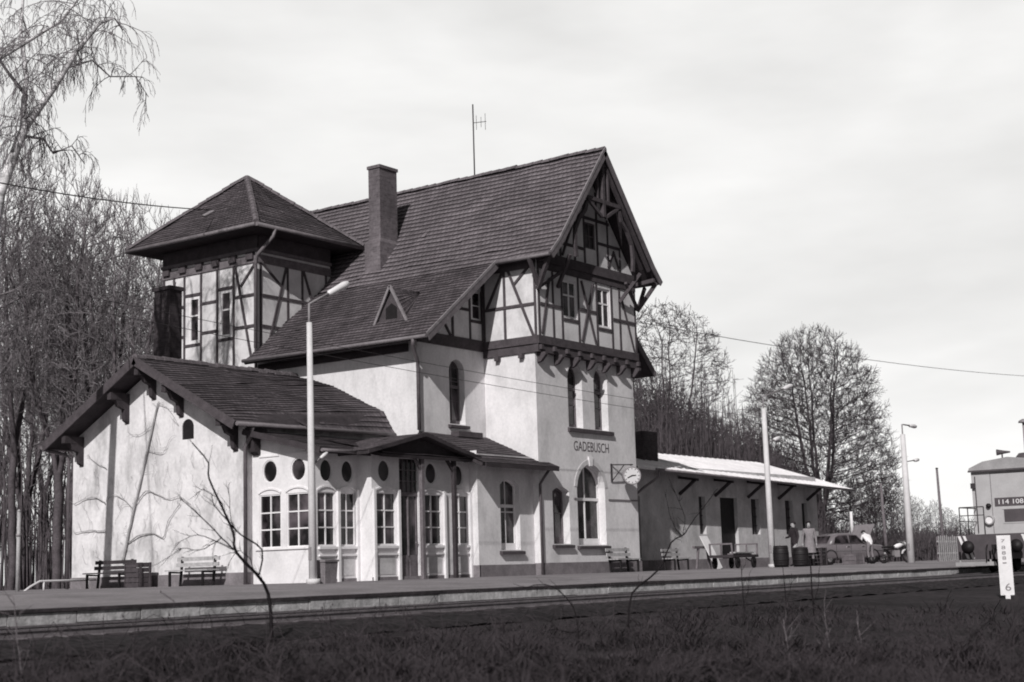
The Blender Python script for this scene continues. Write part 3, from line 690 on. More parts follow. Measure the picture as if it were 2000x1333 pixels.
# ================================================================== GLAZED VERANDA with porch gable
vr = thing('glazed_veranda', 'white glazed veranda with oval upper windows and a small porch gable over its door', 'veranda', (34.5, 29.5, G))
VX, VY1, VY2, VXE = 31.35, 29.6, 29.05, 37.9
PL, P1, P2 = Lf(VX), F(VY1), F(VY2)
vl = [rect(30.90, 31.76, 1.05, 2.58), rect(29.80, 30.66, 1.05, 2.58)]; vlo = [oval(31.34, 3.26, .30, .34), oval(30.21, 3.25, .30, .34)]
v1 = [rect(31.50, 32.24, 1.06, 2.58), rect(32.40, 33.10, 1.06, 2.58)]; v1o = [oval(31.88, 3.2, .27, .34), oval(32.78, 3.2, .27, .34)]
v2 = [rect(33.34, 34.28, 1.06, 2.58), rect(35.5, 36.46, 1.06, 2.58), rect(36.98, 37.78, 1.06, 2.58)]; v2o = [oval(33.78, 3.22, .29, .34), oval(35.98, 3.22, .29, .34), oval(37.33, 3.2, .27, .34)]
door_h = rect(34.45, 35.32, G + .02, 3.62)
mb = MB()
mb.wall(PL, [(VY1, G), (WF, G), (WF, 4.3), (VY1, 3.84)], vl + vlo, .12)
mb.wall(P1, rect(VX, 33.2, G, 3.9), v1 + v1o, .12); mb.wall(Lf(33.2), rect(VY2, VY1, G, 3.9)); mb.wall(P2, rect(33.2, VXE, G, 3.75), v2 + v2o + [door_h], .12)
mb.build('wall', 'veranda_wall', vr)
for s in vl: window(PL, s, vr, 2, 3, .08, .035, .04)
for s in v1: window(P1, s, vr, 2, 3, .09, .03, .038)
for s in v2: window(P2, s, vr, 2, 3, .09, .03, .038)
for s in vlo: window(PL, s, vr, 1, 1, .08, .035, name='oval_window', glass='dark_glass', hrows=[])
for s in v1o: window(P1, s, vr, 1, 1, .08, .035, name='oval_window', glass='dark_glass', hrows=[])
for s in v2o: window(P2, s, vr, 1, 1, .08, .035, name='oval_window', glass='dark_glass', hrows=[])
mb = MB()                                       # pilasters, sill mouldings and hood lines
for P, a0, a1 in ((P1, 31.5, 33.16), (P2, 33.3, 34.4), (P2, 35.5, 36.5), (P2, 36.95, 37.75)):
    mb.pbox(P, a0, a1, .96, 1.03, -.02, .08); mb.pbox(P, a0 + .02, a1 - .02, .76, .81, -.02, .06)
mb.build('sill_moulding', 'white_paint', vr)
mb = MB()
for P, a0, a1 in ((PL, 29.72, 31.9),): mb.pbox(P, a0, a1, .99, 1.045, -.02, .05)
for a0, a1 in ((30.95, 31.75), (29.84, 30.66)): mb.pbox(PL, a0, a1, 3.68, 3.73, -.01, .03)
for P, hs in ((PL, vl), (P1, v1), (P2, v2)):
    for h in hs:
        top = arch(h[0][0] - .03, h[1][0] + .03, 2.0, h[2][1] + .17, .12, 8)[2:]
        for p, q in zip(top[:-1], top[1:]): mb.beam(P, p, q, .05, -.01, .035)
mb.build('hood_moulding', 'white_paint', vr)
for P, a in ((P1, 32.32), (P1, 33.15), (P2, 33.26), (P2, 34.36), (P2, 35.42), (P2, 36.54), (P2, 37.84)):
    mb = MB(); mb.pbox(P, a - .05, a + .05, G, 2.68, -.02, .09); mb.build('pilaster', 'white_paint', vr)
mb = MB()
for a, b in ((33.42, 34.2), (35.6, 36.38), (37.02, 37.7)): mb.pbox(P2, a, b, .2, .72, -.02, .012)
mb.pbox(P1, 31.55, 33.0, .2, .72, -.02, .012); mb.build('panel', 'shed_wall', vr)
mb = MB(); mb.pbox(P2, VX + 1.85, VXE, G - .03, .13, -.02, .02); mb.pbox(P1, VX - .02, 33.18, G - .03, .12, -.02, .02); mb.build('plinth', 'plinth', vr)
PD = F(VY2 - .10)
mb = MB(); mb.pbox(PD, 34.45, 35.32, G, .75, -.2, -.15); mb.pbox(PD, 34.45, 34.53, .75, 2.55, -.2, -.14); mb.pbox(PD, 35.24, 35.32, .75, 2.55, -.2, -.14); mb.pbox(PD, 34.86, 34.91, G + .7, 2.55, -.2, -.13)
for a in (34.55, 34.93): mb.pbox(PD, a, a + .3, .12, .62, -.151, -.13)
mb.pbox(PD, 34.45, 35.32, 2.5, 2.62, -.2, -.12); d_ = mb.build('door', 'grey_wood', vr)
mb = MB(); mb.face([PD(a, b, -.17) for a, b in rect(34.45, 35.32, .7, 3.62)]); mb.build('pane', 'glass', d_)
mb = MB()
for i in range(1, 4): mb.pbox(PD, 34.45 + i * .2175 - .015, 34.45 + i * .2175 + .015, 2.62, 3.62, -.168, -.13)
for i in range(1, 3): mb.pbox(PD, 34.45, 35.32, 2.62 + i * .33 - .015, 2.62 + i * .33 + .015, -.167, -.135)
mb.build('transom_light', 'grey_wood', d_)
mb = MB(); mb.tube([PD(35.24, 1.12, -.14), PD(35.24, 1.12, -.07), PD(35.12, 1.12, -.07)], .014, 6); mb.build('handle', 'steel', d_)
for x in (35.06, 36.62):
    mb = MB(); mb.box(x - .06, x + .06, 28.62, 28.74, G, 3.66); mb.bar((x, 28.68, 3.25), (x - .35, 28.68, 3.64), .08, .08); mb.build('porch_post', 'grey_wood' if x < 36 else 'dark_wood', vr)
mb = MB(); r3 = random.Random(7)
courses(mb, (30.95, 28.95, 3.74), (33.1, 28.95, 3.74), (30.95, 32.05, 4.50), (33.1, 32.05, 4.50), r3, .19, .022, .015, 0, 1)
courses(mb, (33.1, 28.52, 3.70), (37.35, 28.52, 3.70), (33.1, 32.05, 4.50), (37.35, 32.05, 4.50), r3, .19, .022, .015, 0, 1)
gx, gy = 34.9, 28.42                              # eyebrow-shaped porch gable
gp = [(32.35, 3.74), (33.65, 4.04), (34.82, 4.33), (34.95, 4.35), (35.1, 4.33), (36.3, 4.04), (37.7, 3.74)]
for (a, b), (c, d) in zip(gp[:-1], gp[1:]):
    L_, H_ = ((a, b), (c, d)) if b < d else ((c, d), (a, b))
    courses(mb, (L_[0], gy, L_[1]), (L_[0], 30.6, L_[1]), (H_[0], gy, H_[1]), (H_[0], 30.6, H_[1]), r3, .13, .012, .006, 0, 1)
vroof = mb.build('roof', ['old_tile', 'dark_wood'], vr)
mb = MB()
for (a, b), (c, d) in zip(gp[:-1], gp[1:]): mb.hexa([(a, gy, b - .10), (c, gy, d - .10), (c, gy, d + .02), (a, gy, b + .02)], [(a, gy - .04, b - .10), (c, gy - .04, d - .10), (c, gy - .04, d + .02), (a, gy - .04, b + .02)])
mb.bar((30.93, 28.95, 3.70), (30.93, 32.0, 4.44), .05, .17); mb.build('fascia', 'dark_wood', vroof)
mb = MB(); mb.extr(F(28.7), [(32.9, 3.74), (37.0, 3.74), (36.3, 3.92), (35.05, 4.2), (34.85, 4.2), (33.6, 3.92)], -.05, 0); mb.build('gable_board', 'dark_wood', vr)
gutter('gutter', (30.95, 28.9, 3.7), (32.5, 28.9, 3.7), vr, .05)
# ================================================================== LEAN-TO between veranda and gable bay
ln = thing('lean_to', 'low plastered lean-to with one window under a long tiled pent roof, beside the veranda', 'lean-to', (39.4, 29.5, G))
PN = F(28.75); lw = arch(39.1, 40.16, .86, 3.15, .2)
mb = MB(); mb.wall(PN, rect(VXE, XT0, G, 3.9), [lw], .28); mb.wall(Lf(VXE), rect(28.75, YB, G, 4.0)); mb.build('wall', 'plaster', ln)
mb = MB(); mb.pbox(PN, VXE - .04, XT0 - .06, G - .03, .40, -.01, .05); mb.pbox(Lf(VXE), 28.70, 29.04, G - .03, .40, -.01, .045); mb.build('plinth', 'plinth', ln)
window(PN, lw, ln, 2, 2, .25, sill=.12, transom=2.28)
mb = MB(); r4 = random.Random(9)
courses(mb, (37.3, 28.04, 3.56), (41.42, 28.04, 3.56), (37.3, 28.48, 3.74), (41.42, 28.48, 3.74), r4, .19, .022, .012, 0, 1)
courses(mb, (37.3, 28.48, 3.74), (XT0 - .01, 28.48, 3.74), (37.3, YB - .01, 4.70), (XT0 - .01, YB - .01, 4.70), r4, .19, .022, .012, 0, 1)
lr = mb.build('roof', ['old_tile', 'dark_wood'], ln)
mb = MB(); mb.bar((37.4, 28.02, 3.49), (41.44, 28.02, 3.49), .04, .14); mb.bar((41.44, 28.02, 3.5), (41.44, 28.46, 3.68), .05, .14); mb.build('fascia', 'dark_wood', lr)
downpipe([(40.98, 28.1, 3.45), (40.95, 28.3, 3.2), (40.93, 28.44, 3.0), (40.93, 28.44, G)], ln, .05)
mb = MB(); mb.box(39.0, 40.3, 30.28, 30.62, 4.62, 4.80); mb.build('flashing_ledge', 'sill', ln)

# ================================================================== GOODS SHED
gs = thing('goods_shed', 'long low goods shed with a bright sheet-metal roof and dark doorways right of the station', 'goods shed', (61, 33, G))
SY = 31.3; PS = F(SY); SX0, SX1 = 50.2, 68.75
holes = [rect(54.0 - 3.2, 54.0 - 2.0, G + .02, 3.0), rect(56.85, 57.42, 1.5, 3.1), rect(58.75, 60.35, G + .02, 3.1), rect(61.7, 62.5, 1.5, 3.1), rect(65.2, 66.0, 1.5, 3.1), rect(67.0, 67.6, G + .02, 3.0)]
mb = MB(); mb.wall(PS, rect(SX0, SX1, G, 4.3), holes, .25); mb.wall(Rg(SX1), [(SY, G), (39.5, G), (39.5, 4.4), (35.4, 5.15), (SY, 4.2)]); mb.wall(Bk(39.5), rect(SX0, SX1, G, 4.3)); mb.build('wall', 'shed_wall', gs)
mb = MB(); mb.pbox(PS, SX0, SX1 + .04, G - .03, .45, -.01, .05); mb.build('plinth', 'plinth', gs)
for h in holes:
    mb = MB(); a0, a1, b0, b1 = h[0][0], h[1][0], h[0][1], h[2][1]; dr = b0 < .5
    mb.face([PS(a, b, -.2) for a, b in h])
    if dr:
        n = max(2, int((a1 - a0) / .16))
        for i in range(n): mb.pbox(PS, a0 + (a1 - a0) * i / n + .008, a0 + (a1 - a0) * (i + 1) / n - .008, b0, b1, -.2, -.16)
        mb.build('door', 'black', gs)
    else:
        for i in range(1, 2): mb.pbox(PS, (a0 + a1) / 2 - .025, (a0 + a1) / 2 + .025, b0, b1, -.19, -.14)
        for i in range(1, 4): mb.pbox(PS, a0, a1, b0 + (b1 - b0) * i / 4 - .02, b0 + (b1 - b0) * i / 4 + .02, -.19, -.145)
        w_ = mb.build('window', 'dark_wood', gs); g_ = MB(); g_.face([PS(a, b, -.185) for a, b in h]); g_.build('pane', 'dark_glass', w_)
mb = MB(); r5 = random.Random(21); EY = 30.28
def zr(x, y):
    ez_ = 4.06 - .018 * (x - 51.5); return ez_ + (5.38 - ez_) * (y - EY) / (35.4 - EY)
xs = [50.25 + i * .52 for i in range(41)]
for i in range(40):
    for y0, y1 in ((EY, 32.8), (32.8, 35.4)):
        j = r5.uniform(-.005, .005)
        q = [(xs[i], y0), (xs[i + 1], y0), (xs[i + 1], y1), (xs[i], y1)]
        mb.face([(x, y, zr(x, y) + j) for x, y in q]); mb.face([(x, y, zr(x, y) - .10) for x, y in q], 1)
    mb.face([(xs[i], EY, zr(xs[i], EY) - .1), (xs[i + 1], EY, zr(xs[i + 1], EY) - .1), (xs[i + 1], EY, zr(xs[i + 1], EY)), (xs[i], EY, zr(xs[i], EY))], 0)
    mb.bar((xs[i], EY, zr(xs[i], EY) + .012), (xs[i], 35.4, zr(xs[i], 35.4) + .012), .035, .03)
x = xs[-1]; mb.face([(x, EY, zr(x, EY) - .1), (x, 35.4, 5.28), (x, 35.4, 5.38), (x, EY, zr(x, EY))], 0)
mb.hexa([(50.25, 35.42, 5.24), (71.05, 35.42, 5.24), (71.05, 40.3, 4.1), (50.25, 40.3, 4.1)], [(50.25, 35.42, 5.37), (71.05, 35.42, 5.37), (71.05, 40.3, 4.22), (50.25, 40.3, 4.22)], 0)
mb.build('roof', ['sheet', 'dark_wood'], gs)
gutter('gutter', (51.6, 30.24, 4.0), (71.1, 30.24, 3.66), gs, .045)
downpipe([(51.8, 30.24, 3.95), (51.8, 30.26, 3.7), (51.5, 30.8, 3.3), (51.45, 31.18, 3.0), (51.45, 31.2, G)], gs, .055, 'gutter')
for x in (55.2, 58.3, 61.4, 64.5, 67.6):
    mb = MB(); mb.bar((x, SY - .02, 3.15), (x, 30.5, 3.72), .1, .12); mb.bar((x, SY - .02, 3.85), (x, 30.36, 3.70), .1, .1); mb.build('canopy_bracket', 'dark_wood', gs)
mb = MB(); mb.tube([(70.6, 30.35, 2.6), (70.6, 30.35, 3.6)], .03, 8, 1); mb.tube([(70.6, 30.35, 1.45), (70.6, 30.35, 2.6)], .075, 8, 0); mb.tube([(70.6, 30.35, G), (70.6, 30.35, 1.45)], .075, 8, 1); mb.build('roof_post', ['white_paint', 'black'], gs)
mb = MB(); mb.box(54.85, 56.0, 32.7, 33.6, 4.3, 5.9, 0, 1); mb.build('chimney', 'dark_brick', gs)
# ================================================================== STREET FURNITURE
def gz(y): 
    for (y0, z0), (y1, z1) in zip(pl[:-1], pl[1:]):
        if y0 <= y <= y1: return z0 + (z1 - z0) * (y - y0) / (y1 - y0)
    return .03
def terr(y):
    ys = [-400, -60, 0, 5, 9, 12, 14.2, 15.2]; zs = [-1.6, -1.5, -1.4, -1.06, -.9, -.76, -.66, -.62]
    for i in range(len(ys) - 1):
        if ys[i] <= y <= ys[i + 1]: return zs[i] + (zs[i + 1] - zs[i]) * (y - ys[i]) / (ys[i + 1] - ys[i])
    return -.62
def lamp_post(label, x, y, h, arms, lean=0.0, rtop=.067, rbot=.10):
    t = thing('lamp_post', label, 'lamp post', (x, y, gz(y)), 'concrete lamp posts along the platform')
    z = gz(y); top = V((x + lean, y, z + h))
    mb = MB(); mb.tube([(x, y, z - .1), V((x, y, z)).lerp(top, .5), top], [rbot, (rbot + rtop) / 2, rtop], 12); mb.build('pole', 'concrete', t)
    mb = MB(); mb.tube([(x, y, z), (x, y, z + .12)], .17, 12); mb.build('base', 'concrete', t)
    mb = MB(); mb.box(x - rbot - .012, x - rbot + .03, y - .04, y + .04, z + .55, z + .85); mb.box(x - rbot - .018, x - rbot - .012, y - .008, y + .008, z + .68, z + .72); mb.build('access_door', 'steel', t)
    for kind, zz, dx, dz, L in arms:
        b = V((x + lean * (zz / h), y, z + zz)); d = V((dx, 0, dz)).normalized(); e = b + d * L
        mb = MB()
        if kind == 'top':
            k = top + V((0, 0, .45)); mb.tube([top - V((0, 0, .2)), k, k + d * .2, k + d * L], .032, 8); e = k + d * L
        else: mb.tube([b, e], .025, 8)
        arm = mb.build('arm', 'steel', t)
        mb = MB(); s = d; hd = [(.03, 0), (.075, .05), (.085, .35), (.10, .62), (.07, .78), (.02, .82)] if kind == 'top' else [(.02, 0), (.035, .03), (.05, .16), (.03, .28), (.01, .3)]
        if kind == 'mid': hd = [(.03, 0), (.07, .04), (.085, .30), (.07, .50), (.01, .54)]
        lathe(mb, hd, e - d * .1, d, 12); mb.build('lamp_head', 'lamp_white', arm)
    return t
lamp_post('tall white concrete lamp post standing on the platform in front of the veranda', 25.9, 24.5, 6.15, [('top', 6.15, 1, .5, .85), ('low', 2.75, 1, .6, .45)], -.05)
lamp_post('white concrete lamp post among the barrels in front of the goods shed', 52.8, 26.0, 6.1, [('top', 6.1, 1, .25, 2.0), ('mid', 4.75, 1, .22, .85)], -.05, .09, .13)
lamp_post('white concrete lamp post farthest along the platform, beside the motorcycle', 65.4, 25.4, 5.75, [('top', 5.7, 1, .0, 1.0), ('mid', 4.5, 1, .1, 1.3)], .0, .11, .18)
def bench(name, label, loc, rz, w=1.8, mt='light_wood', frame='black', back=True, seat=True):
    t = thing(name, label, 'bench', loc, 'benches on the platform', rz)
    for s in (-1, 1):
        mb = MB(); x = s * (w / 2 - .2)
        mb.bar((x, -.2, 0), (x, -.2, .43), .06, .06); mb.bar((x, .2, 0), (x, .3, .86), .06, .06); mb.bar((x, -.22, .41), (x, .24, .39), .06, .05); mb.build('leg', frame, t, local=True)
    for i in range(4):
        mb = MB(); y = -.22 + i * .125; mb.box(-w / 2, w / 2, y, y + .1, .44, .475); mb.build('seat_slat', mt, t, local=True)
    for i in range(2):
        mb = MB(); z = .56 + i * .17; yy = .225 + i * .035; mb.box(-w / 2, w / 2, yy, yy + .035, z, z + .11); mb.build('back_slat', mt, t, local=True)
    return t
bench('bench', 'pale slatted bench against the stained gable wall of the side wing, nearer its drainpipe', (30.4, 33.6, G), R(-90))
bench('bench', 'dark slatted bench beside the wooden crate at the far end of the gable wall', (30.4, 37.3, G), R(-90), 1.9, 'dark_wood')
bench('bench', 'slatted bench under the big arched window of the station, by the corner', (45.35, 28.02, G), 0, 1.55, 'light_wood')
bench('bench', 'slatted bench in front of the goods shed beside the white board', (52.3, 29.9, G), R(4), 1.6, 'light_wood')
def crate(label, loc, sx, sy, sz, mt, rz=0):
    t = thing('wooden_crate', label, 'crate', loc, None, rz); n = max(3, int(sz / .13))
    for s in (-1, 1):
        mb = MB()
        for i in range(n): mb.box(-sx / 2, sx / 2, s * sy / 2 - .012, s * sy / 2 + .012, sz * i / n + .008, sz * (i + 1) / n - .008)
        for i in range(n): mb.box(s * (sx / 2 - .03) - .012, s * (sx / 2 - .03) + .012, -sy / 2 + .02, sy / 2 - .02, sz * i / n + .008, sz * (i + 1) / n - .008)
        mb.build('side_boards', mt, t, local=True)
    mb = MB()
    for a in (-1, 1):
        for b in (-1, 1): mb.box(a * (sx / 2 - .07) - .035, a * (sx / 2 - .07) + .035, b * (sy / 2 + .03) - .02, b * (sy / 2 + .03) + .02, 0, sz)
    mb.build('corner_post', mt, t, local=True)
    mb = MB(); mb.box(-sx / 2, sx / 2, -sy / 2 + .02, sy / 2 - .02, sz - .03, sz - .005); mb.build('lid', mt, t, local=True)
    return t
crate('grey wooden crate standing at the end of the dark bench on the gable wall', (30.45, 36.0, G), .5, .62, .74, 'sill')
# litter bin
t = thing('litter_bin', 'dark square litter bin standing beside the foot of the nearest lamp post', 'litter bin', (26.35, 24.55, G))
mb = MB(); mb.hexa([(-.19, -.19, 0), (.19, -.19, 0), (.19, .19, 0), (-.19, .19, 0)], [(-.22, -.22, .5), (.22, -.22, .5), (.22, .22, .5), (-.22, .22, .5)]); mb.build('bin_body', 'plinth', t, local=True)
mb = MB()
for s in (-1, 1): mb.box(-.24, .24, s * .22 - .02, s * .22 + .02, .5, .55); mb.box(s * .22 - .02, s * .22 + .02, -.2, .2, .5, .55)
mb.build('rim', 'plinth', t, local=True)
# station clock
t = thing('station_clock', 'round station clock hanging on a bracket at the corner of the station front', 'clock', (46.05, 28.05, 3.42))
cx = V((46.05, 28.02, 3.42)); ax = V((-.72, -.69, 0)).normalized()
mb = MB(); lathe(mb, [(.0, -.14), (.29, -.14), (.33, -.08), (.33, .12), (.305, .14), (.285, .10), (.0, .10)], cx, ax, 28); mb.build('housing', 'steel', t)
mb = MB(); lathe(mb, [(.0, .112), (.283, .112)], cx, ax, 28, smooth=False); fce = mb.build('dial', 'clock_face', t)
hor = ax.cross(V((0, 0, 1))).normalized(); hor = -hor
def dl(a, r, o): return cx + ax * o + (hor * math.sin(a) + V((0, 0, 1)) * math.cos(a)) * r
mb = MB()
for i in range(12): mb.bar(dl(i * PI / 6, .225, .118), dl(i * PI / 6, .268, .118), .025, .006, up=ax)
mb.build('hour_mark', 'black', fce)
mb = MB(); mb.bar(dl(R(245), -.04, .124), dl(R(245), .19, .124), .035, .008, up=ax); mb.build('hand', 'black', fce)
mb = MB(); mb.bar(dl(R(85), -.05, .13), dl(R(85), .14, .13), .03, .008, up=ax); mb.build('hand', 'black', fce)
mb = MB(); mb.bar((45.45, 28.5, 3.82), (46.15, 28.0, 3.82), .04, .04); mb.bar((45.45, 28.49, 3.2), (45.45, 28.49, 3.86), .06, .05); mb.bar((46.05, 28.03, 3.78), (46.05, 28.03, 3.84), .05, .05); mb.bar((45.46, 28.46, 3.25), (45.85, 28.2, 3.8), .03, .03); mb.build('bracket', 'dark_steel', t)
# roof aerial
t = thing('roof_aerial', 'thin television aerial mast standing on the station roof ridge', 'aerial', (44.1, 33.2, 14.9))
mb = MB(); mb.tube([(44.1, 33.2, 14.85), (44.1, 33.2, 17.78)], .028, 6); mb.build('mast', 'dark_steel', t)
mb = MB(); b = V((44.1, 33.2, 17.05)); d = V((.62, -.78, .1)).normalized(); mb.tube([b, b + d * .5], .014, 5)
for l, zz in ((.12, .28), (.3, .2), (.46, .32)):
    c_ = b + d * l; mb.tube([c_ - V((0, 0, zz)), c_ + V((0, 0, zz))], .011, 4)
mb.build('antenna', 'dark_steel', t)
# roadside details at the left
t = thing('timber_post', 'slim pale timber post standing at the far left edge beside the wood', 'post', (26.2, 36.0, G))
mb = MB(); mb.tube([(26.2, 36, G - .1), (26.2, 36, 2.24)], [.06, .05], 8); mb.tube([(26.2, 36, 2.24), (26.2, 36, 2.3)], [.065, .02], 8); mb.build('shaft', 'light_wood', t)
mb = MB(); mb.tube([(26.2, 36, 1.55), (26.2, 36, 1.62)], [.07, .07], 8); mb.build('collar', 'steel', t)
t = thing('handrail', 'low bent tubular handrail left of the gable wall', 'handrail', (29, 38.6, G))
mb = MB(); mb.tube([(28.2, 38.5, G - .05), (28.45, 38.5, .14), (28.8, 38.5, .30), (30.9, 38.5, .30)], .035, 8); mb.build('rail', 'concrete', t)
for x in (28.95, 30.6):
    mb = MB(); mb.tube([(x, 38.5, G - .05), (x, 38.5, .30)], .03, 8); mb.build('post', 'concrete', t)
# white lineside board
t = thing('lineside_board', 'white upright number board on a thin post in the grass at the right edge', 'sign', (35.45, 11.5, terr(11.5)))
zt = terr(11.5); hx = V((.42, -.9, 0)).normalized()
nb = V((hx.y, -hx.x, 0)); nb = nb if nb.x < 0 else -nb
PB = lambda a, b, d: V((35.45, 11.5, 0)) + hx * a + nb * d + V((0, 0, b))
mb = MB(); mb.pbox(PB, -.155, .155, -.72 + .02, .68, -.02, .02); mb.build('board', 'sign_white', t)
mb = MB(); mb.pbox(PB, -.05, .06, zt - .2, -.70, -.03, .03); mb.pbox(PB, -.05, .06, -.70, .6, -.075, -.021); mb.build('post', 'sign_white', t)
mb = MB()
for ch_, b, h in (('7', .52, .07), ('8', .36, .08), ('8', .235, .08), ('8', .115, .08), ('-', .03, .025), ('6', -.60, .17)): put_text(mb, ch_, PB, -.06 if h < .1 else -.04, .03 if h < .1 else .09, b, b + h, .024)
mb.build('numerals', 'sign_ink', t)
# wires
def wire(label, p, q, sag, r=.012):
    p, q = V(p), V(q); mb = MB(); mb.tube([p.lerp(q, k / 20) - V((0, 0, sag * 4 * (k / 20) * (1 - k / 20))) for k in range(21)], r, 5)
    tag(mb.build('overhead_wire', 'dark_steel', None), label, 'wire', None)
wire('dark overhead wire running from the birch to the turret roof', (14.0, 29.0, 9.4), (37.0, 39.9, 13.5), .35, .02)
wire('dark overhead wire running to the right above the trees behind the shed', (43.5, 42.9, 13.5), (150, 44, 17.6), .9, .022)
wire('upper thin wire stretched across the station front', (20, 27.0, 6.6), (60, 27.3, 6.05), .25, .008)
wire('lower thin wire stretched across the station front', (20, 26.2, 6.1), (60, 26.5, 5.55), .25, .008)
# ================================================================== LOCOMOTIVE
lo = thing('locomotive', 'pale cabbed diesel locomotive with dark frame and striped buffer beam coming in on the right', 'locomotive', (60, 17.9, -.38))
y0, y1 = 16.45, 19.35; XE = 56.45
mb = MB(); mb.box(XE, 70, y0, y1, 1.02, 3.42); mb.build('body', 'loco_light', lo)
mb = MB(); prof = [(y0 - .06, 3.42), (y0 - .02, 3.52), (y0 + .5, 3.74), (17.9, 3.86), (y1 - .5, 3.74), (y1 + .02, 3.52), (y1 + .06, 3.42)]
mb.extr(lambda a, b, d: V((XE - .12 + d, a, b)), prof, 0, 13.6); mb.build('roof', 'loco_roof', lo)
mb = MB(); mb.box(XE - .14, XE - .10, y0 - .07, y1 + .07, 3.36, 3.425); mb.build('roof_rim', 'loco_dark', lo)
mb = MB(); mb.box(54.5, 70, y0 + .02, y1 - .02, .72, 1.0); mb.box(XE + .02, 70, y0 + .1, y1 - .1, .1, .718); mb.build('frame', 'loco_dark', lo)
PE = Lf(XE)
def pe(x, y): q = atx(x, y, XE); return q.y, q.z
mb = MB(); mb.pbox(PE, 17.05, 18.52, 2.05, 2.36, 0, .02); pl_ = mb.build('number_plate', 'loco_dark', lo)
mb = MB(); put_text(mb, '114 108-8', lambda a, b, d: V((XE - d, 17.05 + 18.52 - a, b)), 17.2, 18.37, 2.12, 2.29, .024); mb.build('numerals', 'lamp_white', pl_)
mb = MB(); mb.pbox(PE, 17.2, 18.2, 1.45, 1.92, 0, .015); mb.build('ventilation_grille', 'loco_dark', lo)
mb = MB(); mb.pbox(PE, 17.14, 18.26, 1.40, 1.445, 0, .02); mb.pbox(PE, 17.14, 18.26, 1.925, 1.965, 0, .02); mb.build('grille_frame', 'loco_light', lo)
for yy in (18.75, 17.05 - .35):
    mb = MB(); lathe(mb, [(.19, 0), (.19, .12), (.14, .14), (.13, .09)], (XE, yy, 1.55), (-1, 0, 0), 18); h_ = mb.build('headlight', 'loco_roof', lo)
    mb = MB(); lathe(mb, [(.0, .10), (.13, .10)], (XE, yy, 1.55), (-1, 0, 0), 18, smooth=False); mb.build('lens', 'lamp_white', h_)
    mb = MB(); lathe(mb, [(0, 0), (.09, 0), (.09, .1), (0, .12)], (XE, yy, 2.08), (-1, 0, 0), 12); mb.build('tail_lamp', 'black', lo)
mb = MB()
for yy in (18.35, 19.25): mb.tube([(54.6, yy, 1.0), (54.6, yy, 2.0)], .022, 6)
mb.tube([(54.6, 18.35, 2.0), (54.6, 19.25, 2.0)], .022, 6); mb.tube([(54.6, 18.35, 1.7), (54.6, 19.25, 1.7)], .018, 6)
mb.tube([(54.6, 19.25, 2.0), (56.4, 19.25, 2.0)], .022, 6); mb.tube([(55.5, 19.25, 1.0), (55.5, 19.25, 2.0)], .022, 6); mb.tube([(54.6, 19.25, 1.5), (56.4, 19.25, 1.5)], .018, 6)
mb.build('handrail', 'dark_steel', lo)
mb = MB(); mb.tube([(XE - .05, 19.2, 1.1), (XE - .05, 19.2, 3.2)], .02, 6); mb.box(XE - .12, XE - .03, 19.2, 19.36, 2.75, 2.95); mb.build('grab_rail', 'dark_steel', lo)
mb = MB()                                       # striped buffer beam: alternating dark and pale bars
mb.box(54.30, 54.5, y0 + .05, y1 - .05, .10, 1.0, 0)
for a, w in ((y1 - .66, .09), (y1 - .48, .10), (y0 + .12, .10)):
    mb.hexa([(54.285, a, .14), (54.285, a + w, .14), (54.299, a + w, .14), (54.299, a, .14)], [(54.285, a + .3, .96), (54.285, a + .3 + w, .96), (54.299, a + .3 + w, .96), (54.299, a + .3, .96)], 1)
mb.build('buffer_beam', ['loco_dark', 'lamp_white'], lo, whole=True)
for yy in (17.9 - .87, 17.9 + .87):
    mb = MB(); lathe(mb, [(.09, 0), (.09, .35), (.22, .38), (.24, .44), (.0, .47)], (54.3, yy, .55), (-1, 0, 0), 18); mb.build('buffer', 'black', lo)
for i, xx in enumerate((56.2, 58.8)):
    for yy in (17.15, 18.65):
        mb = MB(); lathe(mb, [(.1, -.07), (.42, -.07), (.46, -.07), (.46, .03), (.5, .05), (.5, .07), (.1, .07)], (xx, yy, .11), (0, 1, 0), 24); mb.build('wheel', 'black', lo)
mb = MB(); mb.box(54.25, 54.6, 18.0, 19.4, -.12, .02); mb.box(54.3, 54.36, 18.1, 18.16, .02, .4); mb.box(54.3, 54.36, 19.2, 19.26, .02, .4); mb.build('step', 'loco_roof', lo)
mb = MB(); mb.tube([(58.5, 17.85, 3.8), (58.5, 17.85, 5.25)], .05, 8); lathe(mb, [(.05, 0), (.2, .02), (.17, .10), (.05, .16), (.0, .17)], (58.5, 17.85, 5.25), (0, 0, 1), 14); mb.build('exhaust_pipe', 'steel', lo)
mb = MB(); lathe(mb, [(.55, 0), (.55, .12), (.4, .3), (.0, .34)], (58.6, 17.75, 3.8), (0, 0, 1), 18); mb.tube([(57.2, 18.35, 3.8), (57.2, 18.35, 4.08)], .03, 6); lathe(mb, [(.03, -.3), (.06, -.1), (.12, .2)], (57.2, 18.35, 4.1), (-.4, .9, 0), 12); mb.build('roof_horn', 'loco_dark', lo)
mb = MB()
for yy in (16.95, 18.62): mb.pbox(PE, yy, yy + .015, 1.05, 3.3, 0, .012)
mb.pbox(PE, 16.965, 18.62, 3.28, 3.295, 0, .012); mb.build('door_seam', 'loco_dark', lo)
mb = MB()
for yy in (17.45, 17.6, 18.2):
    mb.tube([(54.28, yy, .62), (54.12, yy, .5), (54.1, yy, .15), (54.2, yy + .05, .02)], .022, 6)
mb.build('brake_hose', 'black', lo)
